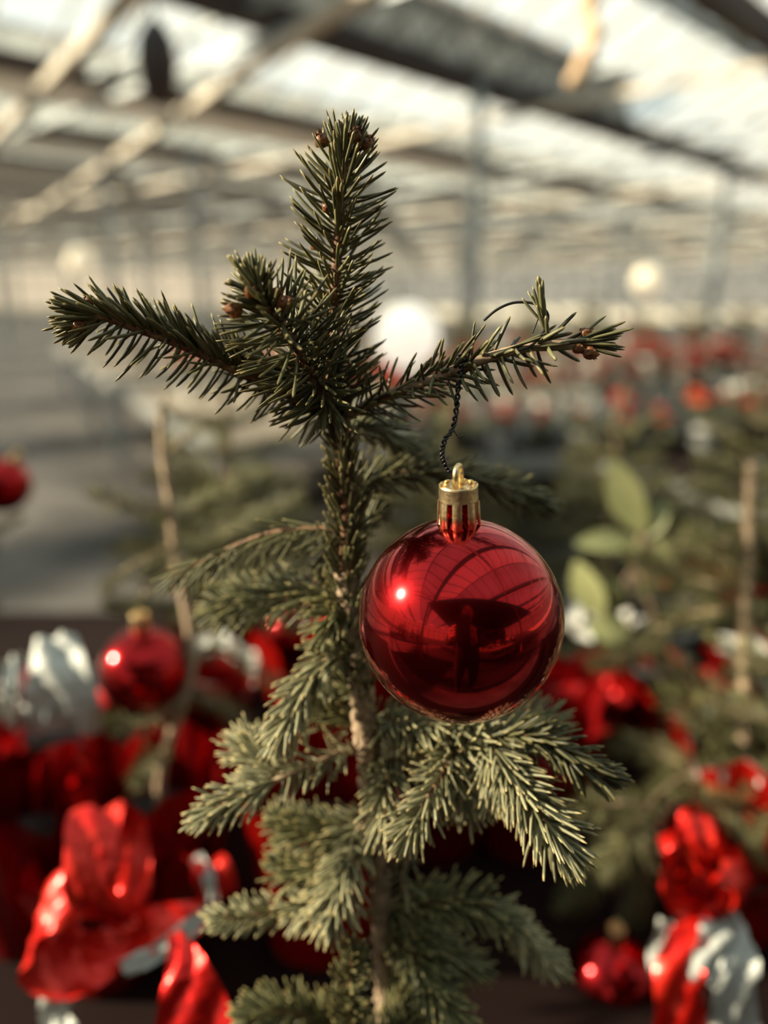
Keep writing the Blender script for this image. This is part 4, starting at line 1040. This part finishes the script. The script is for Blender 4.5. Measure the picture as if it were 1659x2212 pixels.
# ------------------------------------------------------------------ the photographer, mirrored in the bauble
per = empty('person', (0.06, -.52, 0), label='person in a dark coat holding up a phone, mirrored in the big bauble', cat='person')
def skin_body(joints, edges, name, mt, parent):
    me = bpy.data.meshes.new(name); me.from_pydata([j[:3] for j in joints], edges, []); o = bpy.data.objects.new(name, me); COL.objects.link(o); o.parent = parent
    md = o.modifiers.new('skin', 'SKIN'); md.use_smooth_shade = True
    for i, j in enumerate(joints):
        v = me.skin_vertices[0].data[i]; r = j[3]; v.radius = (r, r*.8 if r > .1 else r); v.use_root = (i == 0)
    sb = o.modifiers.new('sub', 'SUBSURF'); sb.levels = 1; sb.render_levels = 2
    me.materials.append(M[mt]); return o
J = [(0, 0, .95, .15), (0, 0, 1.15, .135), (0, .01, 1.36, .16), (0, .02, 1.47, .07), (0, .04, 1.53, .052),
     (-.18, .02, 1.40, .065), (-.24, .14, 1.20, .05), (-.12, .40, 1.24, .036), (.18, .02, 1.40, .065), (.24, .14, 1.20, .05), (.02, .40, 1.22, .036),
     (-.10, 0, .88, .10), (-.12, .02, .50, .072), (-.12, -.01, .10, .05), (-.13, .13, .045, .042), (.10, 0, .88, .10), (.12, .02, .50, .072), (.12, -.01, .10, .05), (.13, .13, .045, .042)]
E = [(0, 1), (1, 2), (2, 3), (3, 4), (2, 5), (5, 6), (6, 7), (2, 8), (8, 9), (9, 10), (0, 11), (11, 12), (12, 13), (13, 14), (0, 15), (15, 16), (16, 17), (17, 18)]
skin_body(J, E, 'coat', 'coat', per)
mb = MB(); mb.sphere((0, .06, 1.64), .098, 24, 18, (.82, 1.0, 1.22))
mb.sphere((0, .165, 1.625), .014, 10, 8, (.8, 1.1, 1.6)); mb.sphere((-.082, .06, 1.64), .026, 10, 8, (.4, .8, 1.3)); mb.sphere((.082, .06, 1.64), .026, 10, 8, (.4, .8, 1.3))
mb.tube([(0, .045, 1.48), (0, .05, 1.58)], .05, 14)
hd = mb.build('head', M['skin'], per)
e_ = MB(); e_.sphere((-.03, .148, 1.65), .012, 10, 8); e_.sphere((.03, .148, 1.65), .012, 10, 8); e_.build('eyes', M['hair'], hd)
MB().sphere((0, .16, 1.575), .02, 10, 6, (1.2, .3, .3)).build('mouth', M['red_petal'], hd)
MB().sphere((0, .035, 1.675), .108, 24, 14, (.88, 1.0, 1.1)).build('hair', M['hair'], hd)
for s_, hx in ((-1, -.12), (1, .02)):
    js = [(hx, .40, 1.24 if s_ < 0 else 1.22, .026), (hx+.0, .45, 1.27, .030)]; es = [(0, 1)]
    for f in range(4):
        k = len(js); js += [(hx-s_*.008, .465, 1.262+.018*f, .0095), (hx-s_*.030, .487, 1.265+.018*f, .0085), (hx-s_*.045, .486, 1.266+.018*f, .0075)]; es += [(1, k), (k, k+1), (k+1, k+2)]
    k = len(js); js += [(hx-s_*.010, .455, 1.31, .010), (hx-s_*.03, .462, 1.335, .0085)]; es += [(1, k), (k, k+1)]
    skin_body(js, es, 'hand', 'skin', per)
ph = MB().box((-.045, .495, 1.305), .074, .009, .150).build('phone', M['phone']); ph.location = (0.06, -.52, 0); tag(ph, 'black phone held up by the mirrored person', 'phone')
print('SUN', SUN, 'elev', math.degrees(math.asin(SUN.z)))
